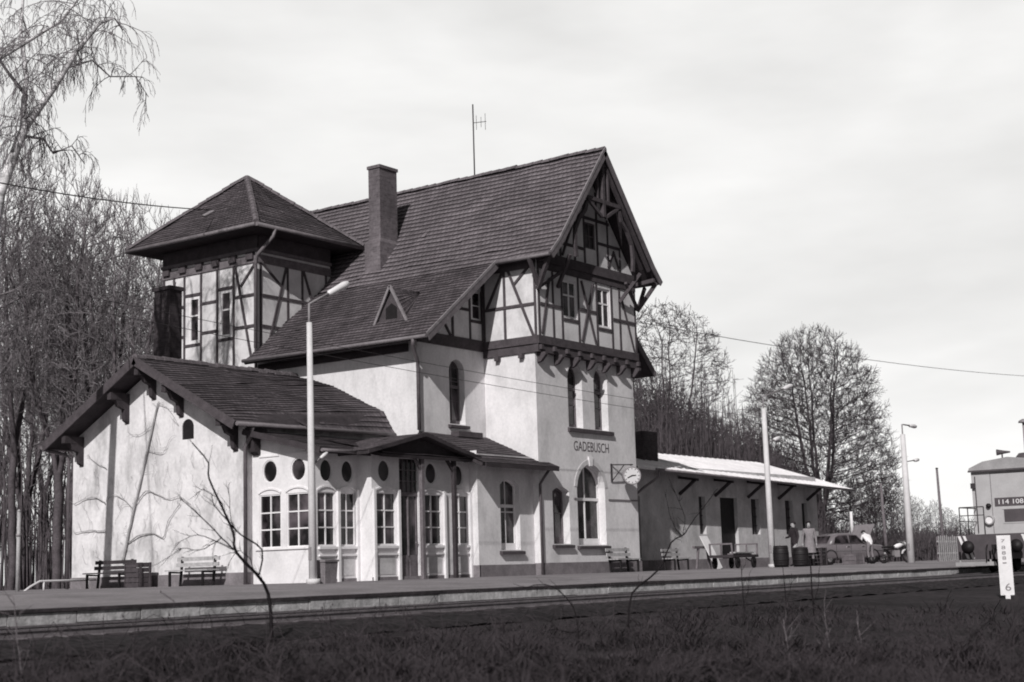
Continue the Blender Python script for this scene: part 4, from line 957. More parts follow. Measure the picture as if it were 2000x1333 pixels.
mb = MB(); mb.box(54.0, 54.3, 17.84, 17.96, .48, .62); mb.tube([(54.05, 17.9, .55), (53.98, 17.9, .3), (54.1, 17.9, .1)], .03, 6); mb.build('coupling', 'black', lo)
# ================================================================== PEOPLE
def skin_body(name, joints, edges, mats, matf, parent):
    me = bpy.data.meshes.new(name); names = list(joints)
    order = ['pelvis'] + [n for n in names if n != 'pelvis']
    me.from_pydata([joints[n][0] for n in order], [(order.index(a), order.index(b)) for a, b in edges], [])
    o = bpy.data.objects.new(name, me); C.objects.link(o)
    o.modifiers.new('Skin', 'SKIN'); s = o.modifiers.new('Sub', 'SUBSURF'); s.levels = 2; s.render_levels = 2
    for i, n in enumerate(order):
        sv = me.skin_vertices[0].data[i]; r = joints[n][1]; sv.radius = r if isinstance(r, tuple) else (r, r); sv.use_root = (n == 'pelvis')
    dg = bpy.context.evaluated_depsgraph_get(); dg.update()
    m2 = bpy.data.meshes.new_from_object(o.evaluated_get(dg)); bpy.data.objects.remove(o)
    m2.name = name; m2.materials.clear()
    for k in mats: m2.materials.append(M[k])
    for p in m2.polygons:
        p.use_smooth = True; c = p.center; best = min(order, key=lambda n: (V(joints[n][0]) - c).length); p.material_index = matf(best, c)
    b = bpy.data.objects.new(name, m2); C.objects.link(b); b.parent = parent; return b
def person(label, loc, rz, pose, mats, coat=False):
    t = thing('person', label, 'person', loc, None, rz)
    J = {'pelvis': ((0, 0, .95), (.15, .11)), 'waist': ((0, 0, 1.10), (.14, .10)), 'chest': ((0, .01, 1.32), (.17, .12)), 'neck': ((0, .0, 1.48), .06), 'head0': ((0, .015, 1.58), (.07, .085)), 'head1': ((0, .01, 1.70), (.075, .09)),
         'noz': ((0, .11, 1.60), .014)}
    E_ = [('pelvis', 'waist'), ('waist', 'chest'), ('chest', 'neck'), ('neck', 'head0'), ('head0', 'head1'), ('head0', 'noz')]
    for s, n in ((-1, 'l'), (1, 'r')):
        J['sh' + n] = ((s * .19, 0, 1.42), .07); J['el' + n] = ((s * .25, -.02, 1.14), .05); J['wr' + n] = ((s * .26, .06, .90), .034); J['pa' + n] = ((s * .26, .085, .83), (.02, .034))
        J['hip' + n] = ((s * .1, 0, .88), .09); J['kn' + n] = ((s * .11, .02, .49), .06); J['an' + n] = ((s * .11, -.02, .09), .042); J['to' + n] = ((s * .13, .14, .04), .036)
        E_ += [('chest', 'sh' + n), ('sh' + n, 'el' + n), ('el' + n, 'wr' + n), ('wr' + n, 'pa' + n), ('pelvis', 'hip' + n), ('hip' + n, 'kn' + n), ('kn' + n, 'an' + n), ('an' + n, 'to' + n)]
    pose(J)
    for n in 'lr':
        pa = V(J['pa' + n][0]); d = (pa - V(J['wr' + n][0])).normalized(); f = V((0, 1, 0)); sd = d.cross(V((1, 0, 0))).normalized()
        for k, (off, L) in enumerate(((-.03, .075), (-.01, .088), (.01, .082), (.03, .066))):
            a = pa + sd * off + d * .03; b = a + d * L * .6; c = b + (d * .8 + V((0, 0, 0)) + sd * .0 + V((-.35 if n == 'r' else .35, 0, 0))).normalized() * L * .4
            J['f%s%da' % (n, k)] = (tuple(a), .0095); J['f%s%db' % (n, k)] = (tuple(b), .0085); J['f%s%dc' % (n, k)] = (tuple(c), .008)
            E_ += [('pa' + n, 'f%s%da' % (n, k)), ('f%s%da' % (n, k), 'f%s%db' % (n, k)), ('f%s%db' % (n, k), 'f%s%dc' % (n, k))]
        a = pa - d * .02 + sd * .045; b = a + (d + sd * .6).normalized() * .045
        J['th%sa' % n] = (tuple(a), .011); J['th%sb' % n] = (tuple(b), .0095); E_ += [('pa' + n, 'th%sa' % n), ('th%sa' % n, 'th%sb' % n)]
    def mf(n, c):
        if n.startswith(('head', 'noz', 'neck', 'pa', 'f', 'th')) and n not in ('neck',): return 0
        if n.startswith(('an', 'to')): return 3
        if n.startswith(('kn', 'hip')): return 2
        return 1
    b = skin_body('body', J, E_, ['skin', mats[0], mats[1], 'black'], mf, t)
    mb = MB(); h0, h1 = V(J['head0'][0]), V(J['head1'][0]); up = (h1 - h0).normalized(); fw = (V(J['noz'][0]) - h0).normalized(); fw = (fw - up * fw.dot(up)).normalized(); c = h0 + up * .09; sd = up.cross(fw)
    n = 12
    rows = [(-.35, 1.0), (.1, 1.06), (.5, .95), (.85, .6), (1.02, .1)]; base = len(mb.v)
    for z, rr in rows:
        for k in range(n):
            a = 2 * PI * k / n; fx = math.cos(a); push = .72 if (fx > .35 and z < .5) else 1.0
            mb.v.append(tuple(c + up * (z * .105 + (.05 if fx > .35 and z < .3 else 0)) + (fw * (fx * .105 * push - .008) + sd * (math.sin(a) * .09)) * rr))
    for i in range(len(rows) - 1):
        for k in range(n): mb.f.append((base + i * n + k, base + i * n + (k + 1) % n, base + (i + 1) * n + (k + 1) % n, base + (i + 1) * n + k)); mb.mi.append(0); mb.uv.append(None); mb.sm.append(True)
    mb.f.append(tuple(base + (len(rows) - 1) * n + k for k in range(n))); mb.mi.append(0); mb.uv.append(None); mb.sm.append(True)
    mb.build('hair', 'hair', t, local=True)
    mb = MB()
    for s in (-1, 1): lathe(mb, [(0, -.008), (.009, -.004), (.009, .004), (0, .008)], h0 + up * .045 + fw * .085 + sd * s * .032, fw, 8)
    mb.bar(h0 - up * .035 + fw * .088 - sd * .022, h0 - up * .035 + fw * .088 + sd * .022, .008, .008); mb.build('face_features', 'hair', t, local=True)
    if coat:
        mb = MB(); pts = [(.155, 1.12), (.20, .95), (.22, .75), (.25, .52)]; base = len(mb.v)
        for r_, z in pts:
            for k in range(14):
                a = 2 * PI * k / 14; mb.v.append((math.cos(a) * r_, math.sin(a) * r_ * .8, z))
        for i in range(3):
            for k in range(14): mb.f.append((i * 14 + k, i * 14 + (k + 1) % 14, (i + 1) * 14 + (k + 1) % 14, (i + 1) * 14 + k)); mb.mi.append(0); mb.uv.append(None); mb.sm.append(True)
        mb.build('coat_skirt', mats[0], t, local=True)
    return t
def p_stand(J): pass
def p_step(J):
    J['knl'] = ((-.11, .14, .50), .06); J['anl'] = ((-.11, .16, .10), .042); J['tol'] = ((-.12, .32, .04), .036); J['elr'] = ((.27, .03, 1.15), .05); J['wrr'] = ((.2, .26, 1.12), .034); J['par'] = ((.17, .33, 1.14), (.02, .034))
def p_bend(J):
    for n in ('waist', 'chest', 'neck', 'head0', 'head1', 'noz', 'shl', 'shr'):
        x, y, z = J[n][0]; a = R(48); dy, dz = y, z - .95; J[n] = ((x, dy * math.cos(a) + dz * math.sin(a) - .06, .95 + dz * math.cos(a) - dy * math.sin(a)), J[n][1])
    for s, n in ((-1, 'l'), (1, 'r')):
        sx, sy, sz = J['sh' + n][0]; J['el' + n] = ((sx + s * .05, sy + .08, sz - .26), .05); J['wr' + n] = ((sx, sy + .26, sz - .34), .034); J['pa' + n] = ((sx, sy + .33, sz - .36), (.02, .034))
        J['kn' + n] = ((s * .11, .05, .49), .06)
person('person in a long pale coat standing beside the barrels at the lamp post', (54.9, 25.4, G), R(115), p_stand, ('cloth_light', 'cloth_mid'), True)
person('person in dark clothes stepping along the platform just left of the pale coat', (54.15, 25.7, G), R(60), p_step, ('cloth_dark', 'cloth_dark'))
# ================================================================== CAR with open bonnet
car = thing('parked_car', 'grey saloon car with its bonnet raised, parked at the end of the goods shed', 'car', (64.6, 28.4, G), None, R(-24))
def loft(m, secs, mi=0, close=True):
    n = len(secs[0]); base = len(m.v)
    for s in secs:
        for p in s: m.v.append(tuple(p))
    for i in range(len(secs) - 1):
        for k in range(n):
            m.f.append((base + i * n + k, base + i * n + (k + 1) % n, base + (i + 1) * n + (k + 1) % n, base + (i + 1) * n + k)); m.mi.append(mi); m.uv.append(None); m.sm.append(True)
    if close:
        m.f.append(tuple(base + k for k in reversed(range(n)))); m.mi.append(mi); m.uv.append(None); m.sm.append(False)
        e = base + (len(secs) - 1) * n; m.f.append(tuple(e + k for k in range(n))); m.mi.append(mi); m.uv.append(None); m.sm.append(False)
def sec(x, hw, zb, zt): return [(x, -hw * .92, zb), (x, -hw, zb + .12), (x, -hw, zb + (zt - zb) * .62), (x, -hw * .96, zt - .05), (x, -hw * .86, zt), (x, hw * .86, zt), (x, hw * .96, zt - .05), (x, hw, zb + (zt - zb) * .62), (x, hw, zb + .12), (x, hw * .92, zb)]
mb = MB(); loft(mb, [sec(-2.08, .62, .40, .74), sec(-2.03, .74, .30, .84), (sec(-1.7, .79, .24, .90)), sec(-.8, .80, .22, .92), sec(.5, .80, .22, .92), sec(1.3, .79, .24, .88), sec(1.9, .76, .30, .84), sec(2.05, .68, .38, .76)]); mb.build('body', 'car_paint', car, local=True)
mb = MB(); cab = [(-1.30, .68, .90, .93), (-.95, .64, .9, 1.30), (-.60, .60, .9, 1.40), (.15, .60, .9, 1.41), (.45, .62, .9, 1.34), (.95, .68, .88, .93)]
loft(mb, [[(x, -.72, zb), (x, -w, zt - .04), (x, -w * .85, zt), (x, w * .85, zt), (x, w, zt - .04), (x, .72, zb)] for x, w, zb, zt in cab]); mb.build('cabin', 'car_paint', car, local=True)
for s in (-1, 1):
    for q in ([(-.98, .96), (-.12, .96), (-.12, 1.31), (-.62, 1.31), (-.86, 1.22)], [(-.04, .96), (.74, .96), (.42, 1.29), (-.04, 1.31)]):
        mb = MB(); f_ = lambda z: .735 - (z - .9) * .245
        mb.face([(x, s * (f_(z) + .0), z) for x, z in q]); mb.build('side_window', 'glass', car, local=True)
mb = MB(); mb.face([(-1.275, -.56, .96), (-1.275, .56, .96), (-.985, .50, 1.29), (-.985, -.50, 1.29)]); mb.build('rear_window', 'glass', car, local=True)
mb = MB(); mb.face([(.95, -.58, .96), (.95, .58, .96), (.52, .52, 1.32), (.52, -.52, 1.32)]); mb.build('windscreen', 'glass', car, local=True)
mb = MB(); mb.hexa([(.98, -.66, .92), (.98, .66, .92), (1.0, .66, .94), (1.0, -.66, .94)], [(1.62, -.62, 1.78), (1.62, .62, 1.78), (1.585, .62, 1.80), (1.585, -.62, 1.80)]); mb.build('raised_bonnet', 'cloth_light', car, local=True)
for x in (-2.10, 2.07):
    mb = MB(); mb.tube([(x + (.1 if x < 0 else -.1), -.78, .46), (x, -.66, .46), (x, .66, .46), (x + (.1 if x < 0 else -.1), .78, .46)], .05, 8); mb.build('bumper', 'chrome', car, local=True)
for s in (-1, 1):
    mb = MB(); lathe(mb, [(0, 0), (.1, 0), (.1, .03), (0, .05)], (2.04, s * .52, .66), (1, 0, 0), 12); mb.build('headlight', 'lamp_white', car, local=True)
    mb = MB(); mb.box(-2.1, -2.05, s * .6 - .07, s * .6 + .07, .58, .80); mb.build('tail_light', 'loco_dark', car, local=True)
for s in (-1, 1):
    mb = MB()
    for x in (-.95, -.08, .82): mb.box(x, x + .012, s * .803 - .004, s * .803 + .004, .34, .90)
    mb.build('door_seam', 'black', car, local=True)
    for x in (-.22, .66):
        mb = MB(); mb.box(x - .08, x + .06, s * .815 - .012, s * .815 + .012, .80, .825); mb.build('door_handle', 'chrome', car, local=True)
    mb = MB(); mb.box(-1.9, 1.85, s * .806 - .006, s * .806 + .006, .60, .625); mb.build('trim_strip', 'chrome', car, local=True)
mb = MB(); mb.box(-2.115, -2.10, -.25, .25, .52, .63); mb.build('blank_plate', 'lamp_white', car, local=True)
for x in (-1.28, 1.25):
    for s in (-1, 1):
        w_ = bpy.data.objects.new('wheel', None); C.objects.link(w_); w_.parent = car; w_.location = (x, s * .69, .30)
        mb = MB(); lathe(mb, [(.19, -.08), (.28, -.08), (.30, -.05), (.30, .05), (.28, .08), (.19, .08)], (0, 0, 0), (0, s, 0), 20); mb.build('tyre', 'rubber', w_, local=True)
        mb = MB(); lathe(mb, [(.195, .03), (.17, .06), (.08, .065), (.0, .09)], (0, 0, 0), (0, s, 0), 16); mb.build('rim', 'chrome', w_, local=True)
        mb = MB(); mb.tube([(x + .36 * math.cos(a), s * .795, .30 + .36 * math.sin(a)) for a in [PI * k / 8 for k in range(9)]], .03, 6); mb.build('wheel_arch', 'rubber', car, local=True)
person('person in a white shirt bending over the engine of the grey car', (65.2, 27.2, G), R(-32), p_bend, ('cloth_white', 'cloth_mid'))
# ================================================================== MOTORCYCLE
mc = thing('motorcycle', 'dark motorcycle with white side panels parked between the car and the last lamp post', 'motorcycle', (66.6, 26.6, G), None, R(-35))
for x in (-.62, .66):
    w_ = bpy.data.objects.new('wheel', None); C.objects.link(w_); w_.parent = mc; w_.location = (x, 0, .30)
    mb = MB(); mb.tube([(.26 * math.cos(2 * PI * k / 20), 0, .26 * math.sin(2 * PI * k / 20)) for k in range(21)], .045, 8); mb.build('tyre', 'rubber', w_, local=True)
    mb = MB(); lathe(mb, [(.05, -.05), (.05, .05)], (0, 0, 0), (0, 1, 0), 10)
    for k in range(10): a = 2 * PI * k / 10; mb.tube([(.05 * math.cos(a), 0, .05 * math.sin(a)), (.23 * math.cos(a), 0, .23 * math.sin(a))], .006, 4)
    mb.build('rim', 'chrome', w_, local=True)
    mb = MB(); cc = [(x + .34 * math.cos(a), 0, .3 + .34 * math.sin(a)) for a in [R(20 + 14 * k) for k in range(11)]]
    for p, q in zip(cc[:-1], cc[1:]): mb.bar(p, q, .14, .02, up=(0, 0.0, 1))
    mb.build('mudguard', 'lamp_white' if x > 0 else 'black', mc, local=True)
mb = MB(); mb.tube([(-.62, .07, .3), (-.1, .07, .32), (.25, .05, .45), (.42, 0, .88)], .025, 6); mb.tube([(-.62, -.07, .3), (-.1, -.07, .32), (.25, -.05, .45), (.42, 0, .88)], .025, 6); mb.tube([(-.6, 0, .62), (.1, 0, .66), (.42, 0, .86)], .03, 6); mb.tube([(.66, .06, .3), (.42, .06, .92)], .025, 6); mb.tube([(.66, -.06, .3), (.42, -.06, .92)], .025, 6); mb.build('frame', 'black', mc, local=True)
mb = MB(); loft(mb, [[(x, w * math.cos(a), z + h * math.sin(a)) for a in [2 * PI * k / 10 for k in range(10)]] for x, w, h, z in ((-.05, .07, .05, .74), (.1, .13, .11, .76), (.28, .12, .11, .80), (.4, .05, .05, .82))]); mb.build('tank', 'cloth_white', mc, local=True)
mb = MB(); loft(mb, [[(x, w * math.cos(a), z + h * math.sin(a)) for a in [2 * PI * k / 10 for k in range(10)]] for x, w, h, z in ((-.75, .08, .03, .72), (-.6, .13, .05, .74), (-.2, .13, .05, .74), (-.05, .09, .03, .74))]); mb.build('saddle', 'black', mc, local=True)
mb = MB(); mb.box(-.1, .18, -.11, .11, .28, .58); mb.build('engine', 'steel', mc, local=True)
mb = MB(); mb.tube([(.36, -.32, 1.0), (.42, -.12, .96), (.42, .12, .96), (.36, .32, 1.0)], .018, 6); mb.build('handlebar', 'chrome', mc, local=True)
mb = MB(); lathe(mb, [(.0, -.1), (.08, -.06), (.09, .05), (.0, .06)], (.5, 0, .86), (1, 0, 0), 12); mb.build('headlight', 'lamp_white', mc, local=True)
# ================================================================== GOODS ON THE SHED PLATFORM
t = thing('baggage_trolley', 'dark flat baggage trolley loaded with planks in front of the goods shed', 'trolley', (53.9, 28.2, G), None, R(8))
mb = MB(); mb.box(-1.5, 1.5, -.5, .5, .42, .50)
for i in range(10): mb.box(-1.5 + i * .3 + .01, -1.5 + (i + 1) * .3 - .01, -.5, .5, .501, .53)
mb.build('deck', 'dark_wood', t, local=True)
for s in (-1, 1):
    mb = MB(); 
    for y in (-.45, 0, .45): mb.bar((s * 1.45, y, .52), (s * 1.5, y, .95), .06, .05)
    mb.bar((s * 1.5, -.48, .95), (s * 1.5, .48, .95), .06, .06); mb.build('end_rail', 'grey_wood', t, local=True)
    for x in (-.95, .95):
        mb = MB(); lathe(mb, [(.05, -.05), (.06, .0), (.2, -.02), (.23, -.035), (.23, .035), (.2, .02), (.06, .05)], (x, s * .47, .23), (0, s, 0), 18); mb.build('wheel', 'black', t, local=True)
mb = MB(); mb.tube([(1.4, 0, .4), (2.1, 0, .25), (2.2, 0, .28)], .025, 6); mb.build('drawbar', 'black', t, local=True)
for i, (dx, z, mt, lb) in enumerate(((0, .535, 'grey_wood', 'grey plank lying lowest on the baggage trolley'), (.2, .59, 'light_wood', 'pale plank lying on top of the baggage trolley'))):
    mb = MB(); mb.box(-1.1, 1.1, -.35, -.12, 0, .045)
    for k in range(6): mb.box(-1.1 + k * .36, -1.1 + k * .36 + .2, -.345, -.125, .045, .05)
    o = mb.build('plank', mt, None); o.location = (53.9 + dx, 28.2, G + z); o.rotation_euler = (0, 0, R(8)); tag(o, lb, 'plank')
def barrel(label, x, y, h, r, mt):
    t = thing('barrel', label, 'barrel', (x, y, G), 'barrels in front of the shed')
    mb = MB(); lathe(mb, [(0, 0), (r * .88, 0), (r * .97, h * .25), (r, h * .5), (r * .97, h * .75), (r * .88, h), (r * .84, h), (r * .84, h - .03), (0, h - .03)], (0, 0, 0), n=20); b_ = mb.build('cask', mt, t, local=True)
    for f in (.12, .35, .65, .88):
        mb = MB(); rr = r * (.88 + .12 * math.sin(PI * f)) + .006; lathe(mb, [(rr - .01, h * f - .025), (rr, h * f - .025), (rr, h * f + .025), (rr - .01, h * f + .025)], (0, 0, 0), n=20); mb.build('hoop', 'black', t, local=True)
barrel('tall black barrel directly in front of the middle lamp post', 51.9, 25.2, .80, .30, 'black')
barrel('shorter dark barrel on the right of the tall black one', 52.75, 24.8, .72, .31, 'black')
crate('dark packing crate beside the person in the pale coat', (56.4, 25.9, G), .9, .7, .72, 'dark_wood', R(10))
crate('low dark crate near the tail of the grey car', (63.2, 27.2, G), .8, .6, .5, 'grey_wood', R(-8))
t = thing('white_board', 'white board leaning on a trestle beside the shed bench', 'board', (53.85, 29.3, G))
mb = MB(); mb.hexa([(53.70, 28.9, G), (54.25, 28.9, G), (54.25, 28.94, G), (53.70, 28.94, G)], [(53.55, 29.5, 1.35), (54.15, 29.5, 1.35), (54.15, 29.54, 1.35), (53.55, 29.54, 1.35)]); mb.build('panel', 'white_paint', t)
mb = MB(); mb.bar((53.35, 29.6, G), (53.55, 29.6, .9), .08, .08); mb.bar((54.45, 29.6, G), (54.25, 29.6, .9), .08, .08); mb.bar((53.15, 29.6, .9), (54.65, 29.6, .9), .1, .1); mb.build('trestle', 'grey_wood', t)
# picket fence near the locomotive
t = thing('picket_fence', 'pale picket fence behind the platform just left of the locomotive', 'fence', (80, 28, G))
mb = MB(); rf = random.Random(3)
for i in range(34):
    x = 76.0 + i * .29; h = 1.35 + rf.uniform(-.05, .05); mb.extr(F(28), [(x, G), (x + .12, G), (x + .12, h - .08), (x + .06, h), (x, h - .08)], 0, .025)
mb.build('picket', 'light_wood', t)
mb = MB()
for z in (.4, 1.0): mb.box(75.9, 85.8, 28.003, 28.05, z, z + .08)
mb.build('rail', 'light_wood', t)
for i in range(5):
    mb = MB(); x = 76.1 + i * 2.4; mb.box(x, x + .1, 28.051, 28.15, G - .2, 1.3); mb.build('post', 'grey_wood', t)
def util_pole(label, px, Y, h):
    b = at(px, 1090, Y); x = b.x; t = thing('utility_pole', label, 'pole', (x, Y, G), 'timber poles beyond the shed')
    mb = MB(); mb.tube([(x, Y, -.2), (x - .25, Y, G + h)], [.11, .07], 10); mb.build('shaft', 'stalk', t)
    mb = MB(); mb.tube([(x - .25, Y, G + h), (x - .25, Y, G + h + .06)], [.12, .03], 10); mb.build('cap', 'dark_steel', t)
util_pole('thin timber pole in front of the bushes, left of the last lamp post', 1733, 34, 4.6)
util_pole('thin timber pole in front of the bushes, right of the last lamp post', 1845, 33, 5.6)
# ================================================================== TREES
def rv(r): return V((r.uniform(-1, 1), r.uniform(-1, 1), r.uniform(-1, 1)))
def branch(r, p, d, L, rad, lv, cf, out):
    n = cf['seg'][lv]; pts = [p.copy()]; rr = [rad]; dirs = [d.copy()]; d = d.copy(); rmin = cf.get('rmin', .011)
    for i in range(n):
        d = (d + rv(r) * cf['wan'][lv] + V((0, 0, cf['up'][lv]))).normalized(); p = p + d * (L / n); pts.append(p.copy()); rr.append(max(rmin, rad * (1 - (i + 1) / n * cf['tap'][lv]))); dirs.append(d.copy())
    out.append((pts, rr, lv))
    if lv + 1 < len(cf['nc']) + 1 and lv < len(cf['nc']):
        for k in range(cf['nc'][lv]):
            t = cf['st'][lv] + (1 - cf['st'][lv]) * ((k + r.random()) / cf['nc'][lv]); f = t * n; i = min(n - 1, int(f)); q = pts[i].lerp(pts[i + 1], f - i); a = dirs[i]
            sd = a.cross(rv(r)).normalized(); an = R(r.uniform(*cf['ang'][lv])); nd = (a * math.cos(an) + sd * math.sin(an)).normalized()
            branch(r, q, nd, L * cf['rat'][lv] * r.uniform(.7, 1.15) * (1 - cf['sh'][lv] * t), max(rmin, rr[i] * cf['rr'][lv]), lv + 1, cf, out)
SID = [8, 6, 4, 3, 3]
def tree_parts(out, root, split=1, bark='bark', twig='twig'):
    a, b = MB(), MB()
    for pts, rr, lv in out: (a if lv <= split else b).tube(pts, rr, SID[min(lv, 4)], 0, False)
    a.build('trunk', bark, root, local=True); b.build('crown', twig, root, local=True)
CF = {
 'spread': dict(seg=[6, 6, 5, 4, 2], wan=[.10, .20, .25, .28, .3], up=[.05, .05, .04, .03, .02], tap=[.55, .7, .75, .7, .5], nc=[9, 7, 7, 7], st=[.32, .2, .15, .12], ang=[(35, 65), (30, 60), (28, 60), (25, 60)], rat=[.62, .52, .48, .42], sh=[.45, .4, .3, .3], rr=[.6, .6, .6, .6]),
 'upright': dict(seg=[7, 6, 5, 4, 2], wan=[.08, .14, .18, .22, .25], up=[.08, .14, .14, .12, .08], tap=[.7, .75, .75, .7, .5], nc=[12, 7, 7, 6], st=[.28, .15, .12, .1], ang=[(22, 48), (22, 45), (20, 45), (20, 45)], rat=[.50, .52, .5, .45], sh=[.4, .4, .3, .3], rr=[.5, .6, .6, .6]),
 'lime': dict(seg=[7, 7, 6, 4, 2], wan=[.07, .13, .20, .25, .3], up=[.06, .03, -.02, -.02, -.02], tap=[.75, .8, .75, .7, .5], nc=[22, 9, 7, 6], st=[.16, .12, .1, .1], ang=[(38, 75), (28, 55), (28, 60), (25, 60)], rat=[.55, .40, .42, .42], sh=[.62, .4, .3, .3], rr=[.42, .55, .6, .6]),
 'shrub': dict(seg=[5, 4, 4, 2], wan=[.15, .22, .25, .3], up=[.08, .06, .05, .03], tap=[.7, .7, .7, .5], nc=[8, 7, 6], st=[.15, .1, .1], ang=[(20, 50), (22, 50), (20, 55)], rat=[.55, .5, .45], sh=[.3, .3, .3], rr=[.6, .6, .6]),
}
def make_tree(name, cf, seed, H, rad, label, cat, loc, group=None, stems=1, bark='bark', twig='twig', lean=(0, 0), rz=0, rmin=.012):
    r = random.Random(seed); t = thing(name, label, cat, loc, group, rz); out = []; c = dict(CF[cf]); c['rmin'] = rmin
    for s in range(stems):
        d = V((lean[0], lean[1], 1)) if stems == 1 else V((r.uniform(-.35, .35), r.uniform(-.35, .35), 1))
        branch(r, V((r.uniform(-.15, .15) * (stems > 1), r.uniform(-.15, .15) * (stems > 1), -.15)), d.normalized(), H * (1 if stems == 1 else r.uniform(.6, .9)), rad, 0, c, out)
    tree_parts(out, t, 1, bark, twig); return t
def place(src, px, Y, s, rz, label=None, z=G, sz=None):
    c = copy_tree(src); b = at(px, 1120, Y); c.location = (b.x, Y, z); c.rotation_euler = (0, 0, R(rz)); c.scale = (s, s, sz or s)
    if label: c['label'] = label
    return c
def loc_of(px, Y): b = at(px, 1120, Y); return (b.x, Y, G)
from mathutils import kdtree
def grow(seed, H, z0, zc, rx, rz, npts, D, di, dk, bias, trunk_h, shell=.0, lobes=6, wig=.14, leaders=1, spread=.22, egg=0):
    """winter crown grown into its own volume: a trunk, then shoots that reach for scattered points (space colonisation)"""
    r = random.Random(seed); A = []
    lob = [(r.uniform(0, 2 * PI), r.uniform(.1, .95), r.uniform(.66, 1.14)) for _ in range(lobes)]
    while len(A) < npts:
        a = r.uniform(0, 2 * PI); u = r.uniform(-1, 1); q = r.random() ** (.33 + shell * -.18); s = math.sqrt(1 - u * u) * (1 - egg * u)
        k = 1.0
        for la, lu, lk in lob:
            d = math.cos(a - la) * s * .8 + u * (lu * 2 - 1) * .4
            if d > .75: k = lk
        z = zc + u * q * rz * k
        if z < z0: continue
        A.append(V((math.cos(a) * s * q * rx * k, math.sin(a) * s * q * rx * k, z)))
    P = [V((0, 0, -.2))]; par = [-1]; n = max(2, int(trunk_h / D)); 
    for i in range(n):
        P.append(P[-1] + V((r.uniform(-.05, .05), r.uniform(-.05, .05), D))); par.append(len(P) - 2)
    fork = len(P) - 1; nk = {}
    for l_ in range(leaders):                 # main leaders running up through the crown
        j = fork; a = 2 * PI * l_ / leaders + .6; m = int((zc + rz * .55 - P[fork].z) / D)
        for i in range(m):
            k = (spread if i < m * .4 else spread * .45) if leaders > 1 else .0
            P.append(P[j] + V((math.cos(a) * k * D + r.uniform(-.05, .05), math.sin(a) * k * D + r.uniform(-.05, .05), D))); par.append(j); j = len(P) - 1
    alive = A
    for it in range(70):
        kd = kdtree.KDTree(len(P))
        for i, p in enumerate(P): kd.insert(p, i)
        kd.balance(); acc = {}; keep = []
        for a in alive:
            co, i, d = kd.find(a)
            if d < dk: continue
            keep.append(a)
            if d < di: acc.setdefault(i, V((0, 0, 0))); acc[i] += (a - P[i]).normalized()
        alive = keep
        if not acc: 
            if it < 25 and alive:
                P.append(P[n + it if n + it < len(P) else -1] + V((0, 0, D))); par.append(len(P) - 2); continue
            break
        for i, v in acc.items():
            if nk.get(i, 0) >= 3: continue
            d = (v.normalized() + V((0, 0, bias)) + rv(r) * wig)
            if d.length < .05: continue
            q = P[i] + d.normalized() * D * r.uniform(.85, 1.15)
            if kd.find(q)[2] < D * .45: nk[i] = nk.get(i, 0) + 1; continue
            nk[i] = nk.get(i, 0) + 1; P.append(q); par.append(i)
    return P, par, r
def colony(label, seed, H, loc, group, z0, zc, rx, rz, npts, trunk_h, D=.42, di=4.0, dk=.7, bias=.12, twigs=3, tl=.6, r0=.011, tup=.3, name='bare_tree', bark='bark', twig='twig', shell=.5, rz_=0, rexp=2.35, leaders=1, wig=.14, tw=1.0, spread=.22, egg=0):
    P, par, r = grow(seed, H, z0, zc, rx, rz, npts, D, di, dk, bias, trunk_h, shell, 6, wig, leaders, spread, egg)
    n = len(P); kids = [[] for _ in range(n)]
    for i in range(1, n): kids[par[i]].append(i)
    rad = [0.0] * n
    for i in range(n - 1, -1, -1): rad[i] = (sum(rad[k] ** rexp for k in kids[i]) ** (1 / rexp) * 1.004) if kids[i] else r0
    t = thing(name, label, 'tree', loc, group, rz_); a, b = MB(), MB(); tr = rad[0] * .28
    todo = [0]
    while todo:
        i = todo.pop(); ch = [i] if par[i] < 0 else [par[i], i]; j = i
        while kids[j]:
            ks = sorted(kids[j], key=lambda k: -rad[k]); todo += ks[1:]; j = ks[0]; ch.append(j)
        rr = [rad[k] for k in ch]
        if par[i] >= 0: rr[0] = rr[1]
        # thick and thin stretches go to trunk and crown
        k = 0
        while k < len(ch) - 1:
            big = rr[k] > tr; e = k + 1
            while e < len(ch) - 1 and (rr[e] > tr) == big: e += 1
            (a if big else b).tube([P[c] for c in ch[k:e + 1]], rr[k:e + 1], 7 if big else (4 if rr[k] > .03 else 3), 0, False); k = e
    for i in range(1, n):
        if rad[i] > .028 or i % 1: continue
        d0 = (P[i] - P[par[i]]).normalized()
        for k in range(twigs if not kids[i] else max(1, twigs - 1)):
            d = (d0 * .7 + rv(r) * .75 + V((0, 0, tup))).normalized(); L = tl * r.uniform(.5, 1.2); m = P[i] + d * L * .5; e = P[i] + d * L + rv(r) * .08 + V((0, 0, tup * .15))
            b.tube([P[i], m, e], [.012 * tw, .010 * tw, .007 * tw], 3, 0, False)
            if r.random() < .7:
                d2 = (d + rv(r) * .8).normalized(); b.tube([m, m + d2 * L * .55], [.009 * tw, .006 * tw], 3, 0, False)
    a.build('trunk', bark, t, local=True); b.build('crown', twig, t, local=True); return t
LW = 'bare winter tree in the dense wood behind the side wing'
GW = 'trees of the wood behind the side wing'
w1 = colony(LW, 101, 17, loc_of(110, 49), GW, 5.0, 11.3, 3.1, 5.6, 2000, 4.6, dk=.5, bias=.6, tup=.8, leaders=3, twig='pale_twig', bark='bark', rexp=2.1)
w2 = colony(LW, 102, 16, loc_of(235, 47), GW, 3.4, 9.4, 3.7, 5.8, 2200, 3.0, dk=.5, bias=.55, tup=.8, leaders=4, twig='pale_twig', bark='bark', rexp=2.1)
